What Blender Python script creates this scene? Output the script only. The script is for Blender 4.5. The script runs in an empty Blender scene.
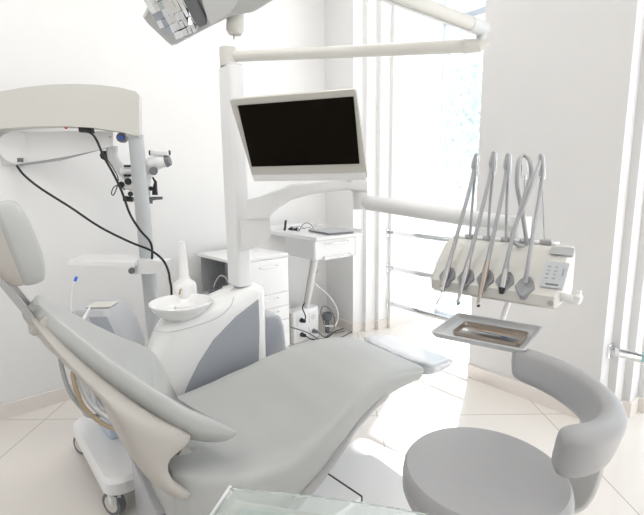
import bpy, bmesh, math, random
from mathutils import Vector, Matrix
random.seed(7)
V = Vector
sc = bpy.context.scene
COL = sc.collection
PI = math.pi
# ------------------------------------------------------------------ camera
F_PX, CAM_H = 450.0, 1.3
_d = V((28, -2643, -F_PX)).normalized()          # world down in camera axes
UPC = -_d
FWC = (V((0, 0, -1)) - UPC * V((0, 0, -1)).dot(UPC)).normalized()
RTC = FWC.cross(UPC)
cam_d = bpy.data.cameras.new('camera')
cam = bpy.data.objects.new('camera', cam_d)
COL.objects.link(cam)
R3 = Matrix((RTC, FWC, UPC))                      # camera axes -> world
cam.matrix_world = Matrix.Translation((0, 0, CAM_H)) @ R3.to_4x4()
cam_d.sensor_width = 36
cam_d.lens = 36 * F_PX / 644
cam_d.clip_start = 0.02
sc.camera = cam

def ray(x, y):
    return R3 @ V((x - 322, -(y - 257.5), -F_PX))
def P(x, y, Y):                                   # a point seen at (x, y), Y metres ahead
    r = ray(x, y)
    return V((0, 0, CAM_H)) + r * (Y / r.y)
def G(x, y, z=0.0):
    r = ray(x, y)
    return V((0, 0, CAM_H)) + r * ((z - CAM_H) / r.z)
def RP(x, y, p0, n):
    r = ray(x, y); o = V((0, 0, CAM_H))
    return o + r * ((V(p0) - o).dot(n) / r.dot(n))

# ------------------------------------------------------------------ materials
MATS = {}
def mat(name, col, rough=0.45, metal=0.0, spec=0.5, bump=0.0, bscale=60, coat=0.0, trans=0.0, emit=None, es=0, var=0.02, vscale=3, alpha=1.0, ior=1.45):
    m = bpy.data.materials.new(name); m.use_nodes = True
    nt = m.node_tree; b = nt.nodes['Principled BSDF']
    tc = nt.nodes.new('ShaderNodeTexCoord')
    nz = nt.nodes.new('ShaderNodeTexNoise'); nz.inputs['Scale'].default_value = vscale
    nt.links.new(tc.outputs['Object'], nz.inputs['Vector'])
    mx = nt.nodes.new('ShaderNodeMix'); mx.data_type = 'RGBA'
    mx.inputs[6].default_value = tuple(c * (1 - var) for c in col) + (1,)
    mx.inputs[7].default_value = tuple(min(1, c * (1 + var)) for c in col) + (1,)
    nt.links.new(nz.outputs['Fac'], mx.inputs[0])
    nt.links.new(mx.outputs[2], b.inputs['Base Color'])
    b.inputs['Roughness'].default_value = rough
    b.inputs['Metallic'].default_value = metal
    b.inputs['Specular IOR Level'].default_value = spec
    b.inputs['Coat Weight'].default_value = coat
    b.inputs['Transmission Weight'].default_value = trans
    b.inputs['Alpha'].default_value = alpha
    b.inputs['IOR'].default_value = ior
    if emit:
        b.inputs['Emission Color'].default_value = emit + (1,)
        b.inputs['Emission Strength'].default_value = es
    if bump:
        n2 = nt.nodes.new('ShaderNodeTexNoise'); n2.inputs['Scale'].default_value = bscale
        nt.links.new(tc.outputs['Object'], n2.inputs['Vector'])
        bp = nt.nodes.new('ShaderNodeBump'); bp.inputs['Strength'].default_value = bump
        bp.inputs['Distance'].default_value = 0.002
        nt.links.new(n2.outputs['Fac'], bp.inputs['Height'])
        nt.links.new(bp.outputs['Normal'], b.inputs['Normal'])
    MATS[name] = m
    return m
WALL = mat('wall_paint', (.84, .838, .832), .7, bump=.05, bscale=200)
WALL_SHADED = mat('shaded_wall_paint', (.70, .695, .69), .7, bump=.05, bscale=200)  # wall paint darkened; the pillar's backlit shade is put into the colour
BASEB = mat('baseboard_stone', (.83, .78, .735), .25, var=.03)
CEIL = mat('ceiling_paint', (.86, .86, .86), .8)
WHITE = mat('white_plastic', (.86, .86, .86), .28, coat=.2)
WHITE_G = mat('white_gloss', (.88, .885, .88), .12, coat=.4)
OFFW = mat('warm_white_plastic', (.66, .65, .61), .38)
LGREY = mat('light_grey_enamel', (.66, .67, .67), .32)
UPH = mat('chair_upholstery', (.475, .485, .475), .36, bump=.06, bscale=350)
UPH_B = mat('chair_shell', (.47, .445, .41), .42)
UPH_BD = mat('seat_shell_grey', (.40, .40, .395), .4)
STOOL = mat('stool_upholstery', (.37, .37, .378), .42, bump=.08, bscale=400)
STOOLSH = mat('stool_shell', (.60, .60, .58), .4)
PGREY = mat('blue_grey_panel', (.36, .385, .42), .12, coat=.6)
MGREY = mat('mid_grey_plastic', (.45, .46, .47), .35)
DGREY = mat('dark_grey_plastic', (.17, .175, .185), .4)
POLEG = mat('blue_grey_enamel', (.50, .52, .53), .3)
CARTG = mat('cart_grey', (.48, .49, .51), .3)
ARM_SHADED = mat('arm_white_shaded', (.74, .74, .735), .3)  # white plastic darkened to carry the arm's shade in its colour
KEYG = mat('keypad_grey', (.52, .54, .56), .3)
BRONZE = mat('brownish_steel', (.42, .37, .33), .3, metal=1)
LAMPG = mat('lamp_grey', (.55, .56, .555), .35)
LILAC = mat('grey_lilac_metal', (.42, .42, .45), .3)
BLACK = mat('black_rubber', (.015, .015, .016), .45)
SCREEN = mat('black_screen', (.006, .004, .002), .35, spec=.08)
BEZEL = mat('monitor_bezel', (.58, .565, .52), .4)
CHROME = mat('chrome', (.80, .81, .82), .12, metal=1)
STEEL = mat('brushed_steel', (.46, .46, .465), .28, metal=1)
MIRROR = mat('mirror', (.78, .80, .82), .02, metal=1)
COPPER = mat('brown_hose', (.42, .33, .22), .4)
HOLD = mat('holder_grey', (.30, .305, .32), .35)
HOSE = mat('grey_hose', (.40, .41, .42), .3)
HOSE_L = mat('pale_hose', (.66, .67, .68), .4)
BLUEBOX = mat('pale_blue_plastic', (.60, .68, .80), .35)
BLUE = mat('blue_plastic', (.05, .16, .75), .3)
BRASS = mat('brass', (.55, .38, .2), .3, metal=.8)
TRAYG = mat('tray_grey', (.60, .61, .62), .35)
GREEN = mat('green_plastic', (.03, .45, .30), .35)
NAVY = mat('navy_blue_metal', (.08, .17, .32), .3)
RED = mat('red_plastic', (.7, .08, .05), .4)
BEIGE = mat('beige_card', (.62, .55, .44), .6)
FRAME = mat('window_frame_blue_grey', (.58, .64, .71), .4)
GLOSSFOOT = mat('clear_foot_cover', (.66, .68, .71), .07, coat=.8)
LENS = mat('lens_dark_glass', (.03, .035, .05), .08)
LEAF = mat('washed_out_leaf', (.50, .57, .56), .6)  # leaves washed out; overexposure is put into the colour
BARK = mat('washed_out_bark', (.66, .68, .68), .7)  # bark paled to match, with the overexposure in its colour
TOPG = mat('top_glass', (.93, .98, .965), .03, trans=.9, ior=1.45)
FROST = mat('frosted_glass', (.72, .77, .76), .35, trans=.2)
TINT = mat('tinted_glass_edge', (.55, .85, .83), .05, trans=.6)
def glass_mat():
    m = bpy.data.materials.new('window_glass'); m.use_nodes = True
    nt = m.node_tree; nt.nodes.clear()
    o = nt.nodes.new('ShaderNodeOutputMaterial'); mx = nt.nodes.new('ShaderNodeMixShader')
    t = nt.nodes.new('ShaderNodeBsdfTransparent'); g = nt.nodes.new('ShaderNodeBsdfGlossy')
    t.inputs[0].default_value = (.95, .975, 1, 1); g.inputs['Roughness'].default_value = .01
    mx.inputs[0].default_value = .06
    nt.links.new(t.outputs[0], mx.inputs[1]); nt.links.new(g.outputs[0], mx.inputs[2])
    nt.links.new(mx.outputs[0], o.inputs[0]); return m
WGLASS = glass_mat()
def floor_mat():
    m = bpy.data.materials.new('floor_tiles'); m.use_nodes = True
    nt = m.node_tree; b = nt.nodes['Principled BSDF']
    tc = nt.nodes.new('ShaderNodeTexCoord'); mp = nt.nodes.new('ShaderNodeMapping')
    mp.inputs['Location'].default_value = (-.30 + .93 * 10, -2.335 + .93 * 10, 0)
    nt.links.new(tc.outputs['Object'], mp.inputs[0])
    br = nt.nodes.new('ShaderNodeTexBrick')
    br.offset = 0; br.squash = 1
    br.inputs['Scale'].default_value = 1
    br.inputs['Brick Width'].default_value = .93; br.inputs['Row Height'].default_value = .93
    br.inputs['Mortar Size'].default_value = .0028; br.inputs['Mortar Smooth'].default_value = .1
    br.inputs['Color1'].default_value = (.80, .76, .715, 1); br.inputs['Color2'].default_value = (.82, .78, .735, 1)
    br.inputs['Mortar'].default_value = (.50, .46, .42, 1)
    nt.links.new(mp.outputs[0], br.inputs['Vector'])
    nt.links.new(br.outputs['Color'], b.inputs['Base Color'])
    b.inputs['Roughness'].default_value = .13
    b.inputs['Specular IOR Level'].default_value = .6
    return m
FLOOR = floor_mat()

# ------------------------------------------------------------------ mesh helpers
ROOTM = {}
def obj(name, bm, m, parent=None, smooth=True, sub=0, bevel=0, autos=None):
    me = bpy.data.meshes.new(name)
    if bevel:
        es = [e for e in bm.edges if len(e.link_faces) == 2 and e.calc_face_angle(0) > .5]
        bmesh.ops.bevel(bm, geom=es, offset=bevel, segments=3, profile=.5, affect='EDGES', clamp_overlap=True)
    if parent is not None and parent in ROOTM:
        bm.transform(ROOTM[parent].inverted())
    bmesh.ops.recalc_face_normals(bm, faces=bm.faces)
    for f in bm.faces: f.smooth = smooth
    if smooth:
        for e in bm.edges:
            if len(e.link_faces) == 2 and e.calc_face_angle(0) > math.radians(autos or 40): e.smooth = False
    bm.to_mesh(me); bm.free()
    me.materials.append(m)
    o = bpy.data.objects.new(name, me); COL.objects.link(o)
    if parent is not None:
        o.parent = parent
        if parent in ROOTM: ROOTM[o] = ROOTM[parent]
    if sub:
        s = o.modifiers.new('subdivision', 'SUBSURF'); s.levels = sub; s.render_levels = sub
    return o
def thing(name, label, cat, loc=(0, 0, 0), rotz=0, group=None):
    o = bpy.data.objects.new(name, None); COL.objects.link(o)
    o.empty_display_size = .05
    M = Matrix.Translation(V(loc)) @ Matrix.Rotation(rotz, 4, 'Z')
    o.location = loc; o.rotation_euler = (0, 0, rotz)
    o['label'] = label; o['category'] = cat
    if group: o['group'] = group
    ROOTM[o] = M
    return o
def tag(o, label, cat, group=None):
    o['label'] = label; o['category'] = cat
    if group: o['group'] = group
    # put the origin at the thing's base
    cs = [v.co for v in o.data.vertices]
    c = V(((min(v.x for v in cs) + max(v.x for v in cs)) / 2, (min(v.y for v in cs) + max(v.y for v in cs)) / 2, min(v.z for v in cs)))
    o.data.transform(Matrix.Translation(-c)); o.location = c
    return o
def NB(): return bmesh.new()
def xf(bm, n0, M):
    bm.verts.ensure_lookup_table()
    for v in bm.verts[n0:]: v.co = M @ v.co
def box(bm, c, s, M=None):
    n0 = len(bm.verts)
    bmesh.ops.create_cube(bm, size=1)
    bm.verts.ensure_lookup_table()
    for v in bm.verts[n0:]:
        v.co = V((v.co.x * s[0] + c[0], v.co.y * s[1] + c[1], v.co.z * s[2] + c[2]))
        if M is not None: v.co = M @ v.co
    return bm
def prism(bm, pts, ext):                          # closed polygon pts (world) extruded by vector ext
    ext = V(ext)
    a = [bm.verts.new(V(p)) for p in pts]; b = [bm.verts.new(V(p) + ext) for p in pts]
    bm.faces.new(a); bm.faces.new(b[::-1]); n = len(pts)
    for i in range(n):
        bm.faces.new((a[i], b[i], b[(i + 1) % n], a[(i + 1) % n]))
    return bm
def loft(bm, rings, cap=True, close=False):
    vs = [[bm.verts.new(V(p)) for p in r] for r in rings]
    n = len(vs[0])
    rng = range(len(vs)) if close else range(len(vs) - 1)
    for i in rng:
        r0, r1 = vs[i], vs[(i + 1) % len(vs)]
        for j in range(n):
            bm.faces.new((r0[j], r0[(j + 1) % n], r1[(j + 1) % n], r1[j]))
    if cap and not close:
        for r in (vs[0], vs[-1]):
            bm.faces.new(r)
    return bm
def smooth_path(pts, k=6):
    pts = [V(p) for p in pts]
    if len(pts) < 3: return pts
    q = [pts[0] * 2 - pts[1]] + pts + [pts[-1] * 2 - pts[-2]]
    out = []
    for i in range(1, len(q) - 2):
        p0, p1, p2, p3 = q[i - 1:i + 3]
        for j in range(k):
            t = j / k
            out.append(.5 * ((2 * p1) + (p2 - p0) * t + (2 * p0 - 5 * p1 + 4 * p2 - p3) * t * t + (3 * p1 - p0 - 3 * p2 + p3) * t ** 3))
    out.append(pts[-1])
    return out
def tube(bm, pts, r, n=12, smooth=0, cap=True):   # r number or list along pts
    pts = smooth_path(pts, smooth) if smooth else [V(p) for p in pts]
    rs = r if isinstance(r, (list, tuple)) else [r] * len(pts)
    if len(rs) != len(pts):
        rs = [rs[min(len(rs) - 1, int(i / (len(pts) - 1) * (len(rs) - 1) + .5))] for i in range(len(pts))]
    rings = []; prev = None
    for i, p in enumerate(pts):
        t = (pts[min(i + 1, len(pts) - 1)] - pts[max(i - 1, 0)])
        if t.length < 1e-9: t = V((0, 0, 1))
        t.normalize()
        if prev is None:
            a = V((0, 0, 1)) if abs(t.z) < .9 else V((1, 0, 0))
            u = t.cross(a).normalized()
        else:
            u = (prev - t * prev.dot(t)).normalized()
        prev = u; w = t.cross(u)
        rings.append([p + (u * math.cos(2 * PI * k / n) + w * math.sin(2 * PI * k / n)) * rs[i] for k in range(n)])
    return loft(bm, rings, cap)
def cyl(bm, a, b, r, r2=None, n=24):
    return tube(bm, [a, b], [r, r if r2 is None else r2], n)
def lathe(bm, prof, M, n=40):                     # prof (radius, height)
    vs = []
    for (r, z) in prof:
        if r < 1e-6: vs.append([bm.verts.new(M @ V((0, 0, z)))] * n)
        else: vs.append([bm.verts.new(M @ V((r * math.cos(2 * PI * k / n), r * math.sin(2 * PI * k / n), z))) for k in range(n)])
    for i in range(len(vs) - 1):
        for k in range(n):
            q = [vs[i][k], vs[i][(k + 1) % n], vs[i + 1][(k + 1) % n], vs[i + 1][k]]
            u = []
            for v in q:
                if v not in u: u.append(v)
            if len(u) > 2: bm.faces.new(u)
    return bm
def T(x, y, z): return Matrix.Translation((x, y, z))
def axes(o, ex, ey, ez):
    M = Matrix((ex, ey, ez)).transposed().to_4x4(); M.translation = V(o); return M
def toward(a, b):                                 # frame at a whose z looks at b
    z = (V(b) - V(a)).normalized(); x = z.cross(V((0, 0, 1)) if abs(z.z) < .95 else V((1, 0, 0))).normalized()
    return axes(a, x, z.cross(x), z)
def rrect(w, h, r, k=5):                          # rounded rectangle outline, centred
    out = []
    for cx, cy, a0 in ((w / 2 - r, h / 2 - r, 0), (-w / 2 + r, h / 2 - r, 90), (-w / 2 + r, -h / 2 + r, 180), (w / 2 - r, -h / 2 + r, 270)):
        for i in range(k + 1):
            a = math.radians(a0 + 90 * i / k); out.append((cx + r * math.cos(a), cy + r * math.sin(a)))
    return out
def plate(bm, M, w, h, t, r):                     # rounded plate in the xy plane of M, thickness along z
    pr = rrect(w, h, r)
    return loft(bm, [[M @ V((x, y, z)) for x, y in pr] for z in (-t / 2, t / 2)])
def sup(th, n=4.0):
    c, s = math.cos(th), math.sin(th)
    return math.copysign(abs(c) ** (2 / n), c), math.copysign(abs(s) ** (2 / n), s)
def slab(bm, top, nrm_t, NU=14, NV=18):           # closed slab from surface top(u,v) and backward offset nrm_t(u,v)
    A = [[bm.verts.new(top(i / NU * 2 - 1, j / NV)) for j in range(NV + 1)] for i in range(NU + 1)]
    B = [[bm.verts.new(top(i / NU * 2 - 1, j / NV) + nrm_t(i / NU * 2 - 1, j / NV)) for j in range(NV + 1)] for i in range(NU + 1)]
    for i in range(NU):
        for j in range(NV):
            bm.faces.new((A[i][j], A[i + 1][j], A[i + 1][j + 1], A[i][j + 1]))
            bm.faces.new((B[i][j], B[i][j + 1], B[i + 1][j + 1], B[i + 1][j]))
    for i in range(NU):
        bm.faces.new((A[i][0], B[i][0], B[i + 1][0], A[i + 1][0]))
        bm.faces.new((A[i][NV], A[i + 1][NV], B[i + 1][NV], B[i][NV]))
    for j in range(NV):
        bm.faces.new((A[0][j], A[0][j + 1], B[0][j + 1], B[0][j]))
        bm.faces.new((A[NU][j], B[NU][j], B[NU][j + 1], A[NU][j + 1]))
    return bm
def interp(x, tab, k=None):
    xs = [t[0] for t in tab]
    if x <= xs[0]: return tab[0][1:]
    if x >= xs[-1]: return tab[-1][1:]
    for i in range(len(tab) - 1):
        if xs[i] <= x <= xs[i + 1]:
            t = (x - xs[i]) / (xs[i + 1] - xs[i]); t = t * t * (3 - 2 * t) * .6 + t * .4
            return [a + (b - a) * t for a, b in zip(tab[i][1:], tab[i + 1][1:])]
def struct(name, bm, m, parent=None, **kw):
    o = obj(name, bm, m, parent, smooth=kw.pop('smooth', False), **kw)
    if parent is None: o['kind'] = 'structure'
    return o

# ------------------------------------------------------------------ room
HC = 3.3
def az(a): return V((math.sin(math.radians(a)), math.cos(math.radians(a)), 0))
LW = az(47.0); L0 = V((-1.812, 2.334, 0))
A2, B2 = az(52), az(142)
CI = L0 + LW * 2.534                               # inner corner
CO = V((.261, 3.728, 0))
PL = V((.972, 2.840, 0)); PR = PL + B2 * .785
def wallprism(p, q, back, h=HC, z=0):
    return prism(NB(), [V((p.x, p.y, z)), V((q.x, q.y, z)), V((q.x + back.x, q.y + back.y, z)), V((p.x + back.x, p.y + back.y, z))], (0, 0, h - z))
NL = az(-43)                                       # outward normal of left wall
LS = L0 - LW * 3.2
b = NB(); prism(b, [(-5.5, -3, -.1), (9, -3, -.1), (9, 9, -.1), (-5.5, 9, -.1)], (0, 0, .1)); struct('floor', b, FLOOR)
b = NB(); prism(b, [LS + V((0, 0, HC)), CI + V((0, 0, HC)) + LW * .4, CO + A2 * 1.2 + V((0, 0, HC)), PR + A2 * 1.2 + B2 * 1.6 + V((0, 0, HC)), V((3.3, -1.6, HC)), V((-3.9, -.5, HC))], (0, 0, .12)); struct('ceiling', b, CEIL)
struct('wall_left', wallprism(LS, CI + LW * .15, NL * .15), WALL)
# jamb with stepped reveals: polygon footprint from corner c, steps into the opening
def jamb(c, backpts, steps=((.115, .038), (.115, .038), (.115, .03)), deep=.62):
    pts = [V(c)]
    p = V(c)
    for a, bb in steps:
        p = p + A2 * a; pts.append(V(p)); p = p + B2 * bb; pts.append(V(p))
    p = p + A2 * deep; pts.append(V(p))
    return pts, p
j1, F1 = jamb(CO, None)
b = NB(); prism(b, j1 + [F1 - B2 * .30, CO - B2 * .0 + A2 * .0 - B2 * .55 + A2 * .9, CI + LW * .0 + NL * .0], (0, 0, HC)); struct('wall_back', b, WALL)
j2, F2 = jamb(PR, None, deep=.30)
fp = [PL] + j2[0:] + [F2 - B2 * .45, PL + A2 * .5]
b = NB(); prism(b, fp, (0, 0, HC)); struct('wall_right', b, WALL_SHADED)
# far jamb of the second window, beyond the frame's edge
q = PR + B2 * 1.35
b = NB(); prism(b, [q, q + B2 * 1.2, q + B2 * 1.2 + A2 * .5, q + A2 * .5], (0, 0, HC)); struct('wall_right', b, WALL)
# baseboards
BH = .085
def bboard(name, pts, seams=()):
    for i in range(len(pts) - 1): pass
    b = NB()
    t = .014
    n = len(pts)
    offs = []
    for i, p in enumerate(pts):
        d0 = (pts[i] - pts[i - 1]).normalized() if i > 0 else (pts[1] - pts[0]).normalized()
        d1 = (pts[i + 1] - pts[i]).normalized() if i < n - 1 else d0
        n0 = V((d0.y, -d0.x, 0)); n1 = V((d1.y, -d1.x, 0))
        nn = (n0 + n1) if (n0 - n1).length > .01 else n0
        offs.append(p + nn * t)
    prism(b, [p for p in pts] + offs[::-1], (0, 0, BH))
    struct(name, b, BASEB)
bboard('baseboard_left', [LS, CI])
bboard('baseboard_back', [CI, CO] + j1[1:])
bboard('baseboard_right', [PL, PR] + j2[1:])
# windows
def window(n, base, direction, width, transom, mull):
    r = obj('window_%d' % n, box(NB(), (0, 0, 0), (.001, .001, .001)), FRAME) if False else None
    M = axes(base, direction, A2, V((0, 0, 1)))
    f = NB()
    for x in mull: box(f, (x, .03, HC / 2), (.02, .045, HC), M)
    for z in (.03, transom, HC - .03): box(f, (width / 2, .03, z), (width, .055, .05), M)
    w = struct('window_%d' % n, f, FRAME)
    g = NB()
    box(g, (width / 2, .03, HC / 2), (width, .008, HC - .02), M)
    p = obj('pane', g, WGLASS, w, smooth=False)
    return w
tz = RP(470, 14.5, F1, A2).z
window(1, F1, B2, 1.35, tz, (.0, .72, 1.35))
window(2, F2 - B2 * .1, B2, 1.6, tz, (.12, .85, 1.6))
# chrome guard rails in the reveals
def rail(px, py, at, length, label, cat='guard rail', group='chrome guard rails in the tall window', tinted=False):
    c = RP(px, py, at, B2)
    t = thing('guard_rail', label, cat, c, 0, group)
    M = axes(c, B2, A2, V((0, 0, 1)))
    b = NB(); box(b, (.006, 0, 0), (.012, .075, .075), M); obj('wall_bracket', b, CHROME, t, bevel=.002)
    b = NB(); box(b, (.012 + length / 2, 0, 0), (length, .018, .046 if tinted else .036), M); obj('bar', b, CHROME, t, bevel=.002)
    if tinted:
        b = NB(); box(b, (.15 + (length - .15) / 2, -.012, .012), (length - .15, .006, .05), M); obj('glass_strip', b, TINT, t)
    return t
r1p = j1[4] + A2 * .05
for py, wd in ((232.5, 'uppermost'), (267.5, 'middle'), (303, 'lowest')):
    rail(389, py, r1p, 1.0, 'chrome guard rail across the tall window, %s of the three' % wd)
rail(609.5, 350, j2[0] + A2 * .05 + B2 * .0, 1.25, 'chrome rail with glass strip in the right window niche, beyond the stool', 'guard rail', None, True)

struct('wall_front', wallprism(V((-3.9, -.45, 0)), V((3.3, -1.6, 0)), V((-.05, -.15, 0))), WALL)
b = NB(); prism(b, [(-.9, -.929, 0), (0, -1.073, 0), (.004, -1.045, 0), (-.896, -.90, 0)], (0, 0, 2.1)); struct('reflection_door', b, PGREY)  # unseen dark door added behind the camera for the lamp mirror to reflect
# ------------------------------------------------------------------ outside trees
def tree(c, h, r, nleaf, label):
    t = thing('tree', label, 'tree', c)
    b = NB(); tube(b, [c, V(c) + V((.05, 0, h * .5)), V(c) + V((0, .05, h * .85))], [.09, .06, .02], 8)
    for k in range(7):
        a = k * .9; s = V(c) + V((0, 0, h * (.35 + .06 * k)))
        tube(b, [s, s + V((math.cos(a) * r * .7, math.sin(a) * r * .7, .5))], [.03, .008], 6)
    obj('trunk', b, BARK, t)
    b = NB()
    for i in range(nleaf):
        d = V((random.gauss(0, 1), random.gauss(0, 1), random.gauss(0, 1))).normalized() * random.random() ** .4
        p = V(c) + V((d.x * r, d.y * r, h * .62 + d.z * h * .42))
        e1 = V((random.gauss(0, 1), random.gauss(0, 1), random.gauss(0, 1))).normalized(); e2 = e1.orthogonal().normalized()
        s = random.uniform(.04, .08)
        vs = [b.verts.new(p + e1 * s), b.verts.new(p + e2 * s * .5), b.verts.new(p - e1 * s), b.verts.new(p - e2 * s * .5)]
        b.faces.new(vs)
    o = obj('foliage', b, LEAF, t, smooth=False)
tree(P(470, 200, 9.5) * 1 - V((0, 0, P(470, 200, 9.5).z)), 4.6, 1.6, 4500, 'pale overexposed leafy tree seen outside through the tall window')

# ------------------------------------------------------------------ dental chair
CTH = math.radians(34.0)
BC = V((-.385, 1.432, 0))
FC = T(*BC) @ Matrix.Rotation(CTH, 4, 'Z')
chair = thing('dental_chair', 'grey upholstered reclining dental chair with raised backrest, in the middle of the room', 'dental chair', BC, CTH)
SEATT = [(-.2, .53, .30, .24, .02), (-.13, .515, .26, .275, .035), (0, .50, .245, .300, .055), (.12, .505, .26, .308, .065), (.25, .53, .315, .300, .055), (.36, .567, .38, .285, .035),
         (.46, .595, .43, .268, .015), (.55, .603, .467, .256, .006), (.65, .597, .49, .248, .006), (.75, .58, .498, .24, .008), (.82, .565, .498, .23, .01)]
def seat_ring(s, zt, zb, w, c, n=36, ex=5.5):
    out = []
    for k in range(n):
        cy, cz = sup(2 * PI * (k + .5) / n, ex)
        y = cy * w; z = (zt + zb) / 2 + cz * (zt - zb) / 2
        if cz > 0: z -= c * (1 - cy * cy) * 1.0
        elif cz < 0: y *= (1 - .12 * (-cz))
        z += .026 * cy * max(0, 1 - abs(s - .17) / .26) ** .7
        out.append(FC @ V((s, y, z)))
    return out
b = NB()
rings = []
for i in range(26):
    s = -.2 + 1.02 * i / 25
    zt, zb, w, c = interp(s, SEATT)
    rings.append(seat_ring(s, zt, zb, w, c))
z0 = rings[0]; cen = sum(z0, V()) / len(z0)
rings = [[cen + (p - cen) * .6 - FC.to_3x3() @ V((.02, 0, 0)) for p in z0]] + rings
loft(b, rings); obj('seat', b, UPH, chair, sub=1)
b = NB(); rings = []
for s, zt, zb, w, c in ((.822, .565, .497, .231, .01), (.88, .558, .496, .226, .01), (.94, .552, .495, .218, .008), (.985, .547, .495, .208, .006), (1.005, .543, .499, .20, .004), (1.012, .535, .505, .19, 0)):
    rings.append(seat_ring(s, zt, zb, w, c))
loft(b, rings); obj('foot_cover', b, GLOSSFOOT, chair, sub=1)
# lower shell of the seat
b = NB(); rings = []
for i in range(16):
    s = -.16 + .80 * i / 15
    zt, zb, w, c = interp(s, SEATT)
    rings.append(seat_ring(s, zb + .06, zb - .035 * min(1, (.70 - s) * 2.5), w * .975, 0, 24, 5))
loft(b, rings); obj('seat_shell', b, UPH_BD, chair, sub=1)
# backrest: rings across the chair, centre line given by (v, s, z, half thickness, half width)
PADT = [(0, -.004, .562, .014, .235), (.03, -.015, .570, .027, .255), (.10, -.045, .595, .038, .272), (.2, -.10, .635, .048, .281), (.3, -.165, .682, .046, .272), (.45, -.25, .76, .041, .235),
        (.6, -.33, .838, .037, .19), (.75, -.395, .908, .034, .142), (.88, -.437, .955, .030, .105), (.96, -.458, .980, .024, .08), (1, -.466, .990, .014, .062)]
SQ = math.sqrt(.5)
def pad_pt(v, y, n_, t_in, w):                     # y lateral -1..1, n_ -1..1 through thickness
    u = y / w
    near = max(0.0, min(1.0, (-u - .30) / .65)); near = near * near * (3 - 2 * near)
    lift = .15 * (1 - near) * (1 - v) ** 1.2
    dish = (.085 * (1 - v) ** 1.5 + .022) * (1 - abs(u) ** 2.2)
    return lift, dish
b = NB(); rings = []
for i in range(31):
    v = i / 30
    s_, z_, th, w = interp(v, PADT)
    ring = []
    for k in range(40):
        cy, cn_ = sup(2 * PI * (k + .5) / 40, 3.2)
        y = cy * w
        lift, dish = pad_pt(v, y, cn_, 0, w)
        q = cn_ * th - dish
        ring.append(FC @ V((s_ - SQ * lift + SQ * q, y, z_ + SQ * lift + SQ * q)))
    rings.append(ring)
loft(b, rings); obj('backrest', b, UPH, chair, sub=1)
SHP = [((-.160, .408), (-.146, .425), .262), ((-.214, .458), (-.162, .455), .272), ((-.262, .52), (-.198, .495), .280), ((-.292, .585), (-.219, .540), .284), ((-.308, .64), (-.214, .580), .285), ((-.320, .685), (-.170, .588), .284),
       ((-.335, .735), (-.125, .615), .280), ((-.357, .777), (-.205, .665), .262), ((-.395, .832), (-.275, .733), .228), ((-.425, .874), (-.342, .804), .185), ((-.455, .915), (-.395, .870), .142), ((-.477, .950), (-.438, .930), .105), ((-.490, .982), (-.466, .974), .072)]
b = NB(); NK = 12; rings = []
for (B_, F_, w_) in SHP:
    B_, F_ = V((B_[0], 0, B_[1])), V((F_[0], 0, F_[1]))
    pos = lambda k, t: None
    ring = []
    tt_ = min(.012, w_ * .12)
    # around the section: near side back->front, front across to far side, far side front->back, back across
    for t in (0.12, .5, .88): 
        p = B_.lerp(F_, t); bul = (.010 * (1 - (2 * t - 1) ** 2) - .001) 
        ring.append(FC @ V((p.x, -(w_ + bul), p.z)))
    for q in range(NK + 1):
        k = -1 + 2 * q / NK; kk = k * (w_ - tt_) / w_
        dd = -.03 * (1 - k * k)
        ring.append(FC @ V((F_.x + dd * SQ, kk * w_, F_.z + dd * SQ)))
    for t in (.88, .5, .12):
        p = B_.lerp(F_, t); bul = (.010 * (1 - (2 * t - 1) ** 2) - .001)
        ring.append(FC @ V((p.x, w_ + bul, p.z)))
    for q in range(NK + 1):
        k = 1 - 2 * q / NK; kk = k * (w_ - tt_) / w_
        dd = -.02 * (1 - k * k)
        ring.append(FC @ V((B_.x + dd * SQ, kk * w_, B_.z + dd * SQ)))
    rings.append(ring)
loft(b, rings); obj('backrest_shell', b, UPH_B, chair, sub=1, autos=75)
# headrest and its bar
hu = V((-.21, 0, .98)).normalized(); hn = V((.98, 0, .21)).normalized()
HCn = V((-.505, 0, 1.150))
def head_top(u, v):
    w = .13 * (1 - .25 * abs(2 * v - 1) ** 3)
    return FC @ (HCn + hu * ((v - .5) * .21) + hn * (.045 - .018 * abs(2 * v - 1) ** 2.5 + .02 * abs(u) ** 2) + V((0, u * w, 0)))
b = slab(NB(), head_top, lambda u, v: FC.to_3x3() @ (-hn * (.045 + .02 * (1 - abs(2 * v - 1) ** 2))), 12, 12)
hr = obj('headrest', b, UPH, chair, sub=2)
b = slab(NB(), lambda u, v: FC @ (HCn + hu * ((v - .5) * .20) + hn * (.0 - .01 * abs(2 * v - 1) ** 2 + .018 * abs(u) ** 2) + V((0, u * .122 * (1 - .25 * abs(2 * v - 1) ** 3), 0))),
         lambda u, v: FC.to_3x3() @ (-hn * (.02 + .045 * (1 - abs(2 * v - 1) ** 2))), 12, 12)
obj('headrest_shell', b, UPH_B, chair, sub=2)
def fc(s, y, z): return FC @ V((s, y, z))
b = NB(); cyl(b, fc(-.575, -.075, 1.125), fc(-.575, .07, 1.125), .026); obj('headrest_pivot', b, STEEL, chair, bevel=.004)
b = NB()
for yy in (-.075, .05):
    a0, a1 = V((-.578, yy, 1.16)), V((-.462, yy, .93))
    d = (a1 - a0).normalized(); nn = V((d.z, 0, -d.x))
    prism(b, [fc(*(a0 + nn * .008)), fc(*(a1 + nn * .008)), fc(*(a1 - nn * .008)), fc(*(a0 - nn * .008))], FC.to_3x3() @ V((0, .022, 0)))
obj('headrest_bar', b, STEEL, chair, bevel=.002)
b = NB(); box(b, (0, 0, 0), (.055, .20, .022), FC @ T(-.462, 0, .945) @ Matrix.Rotation(-math.radians(38), 4, 'Y')); obj('bar_clamp', b, UPH_B, chair, bevel=.006)
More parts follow.
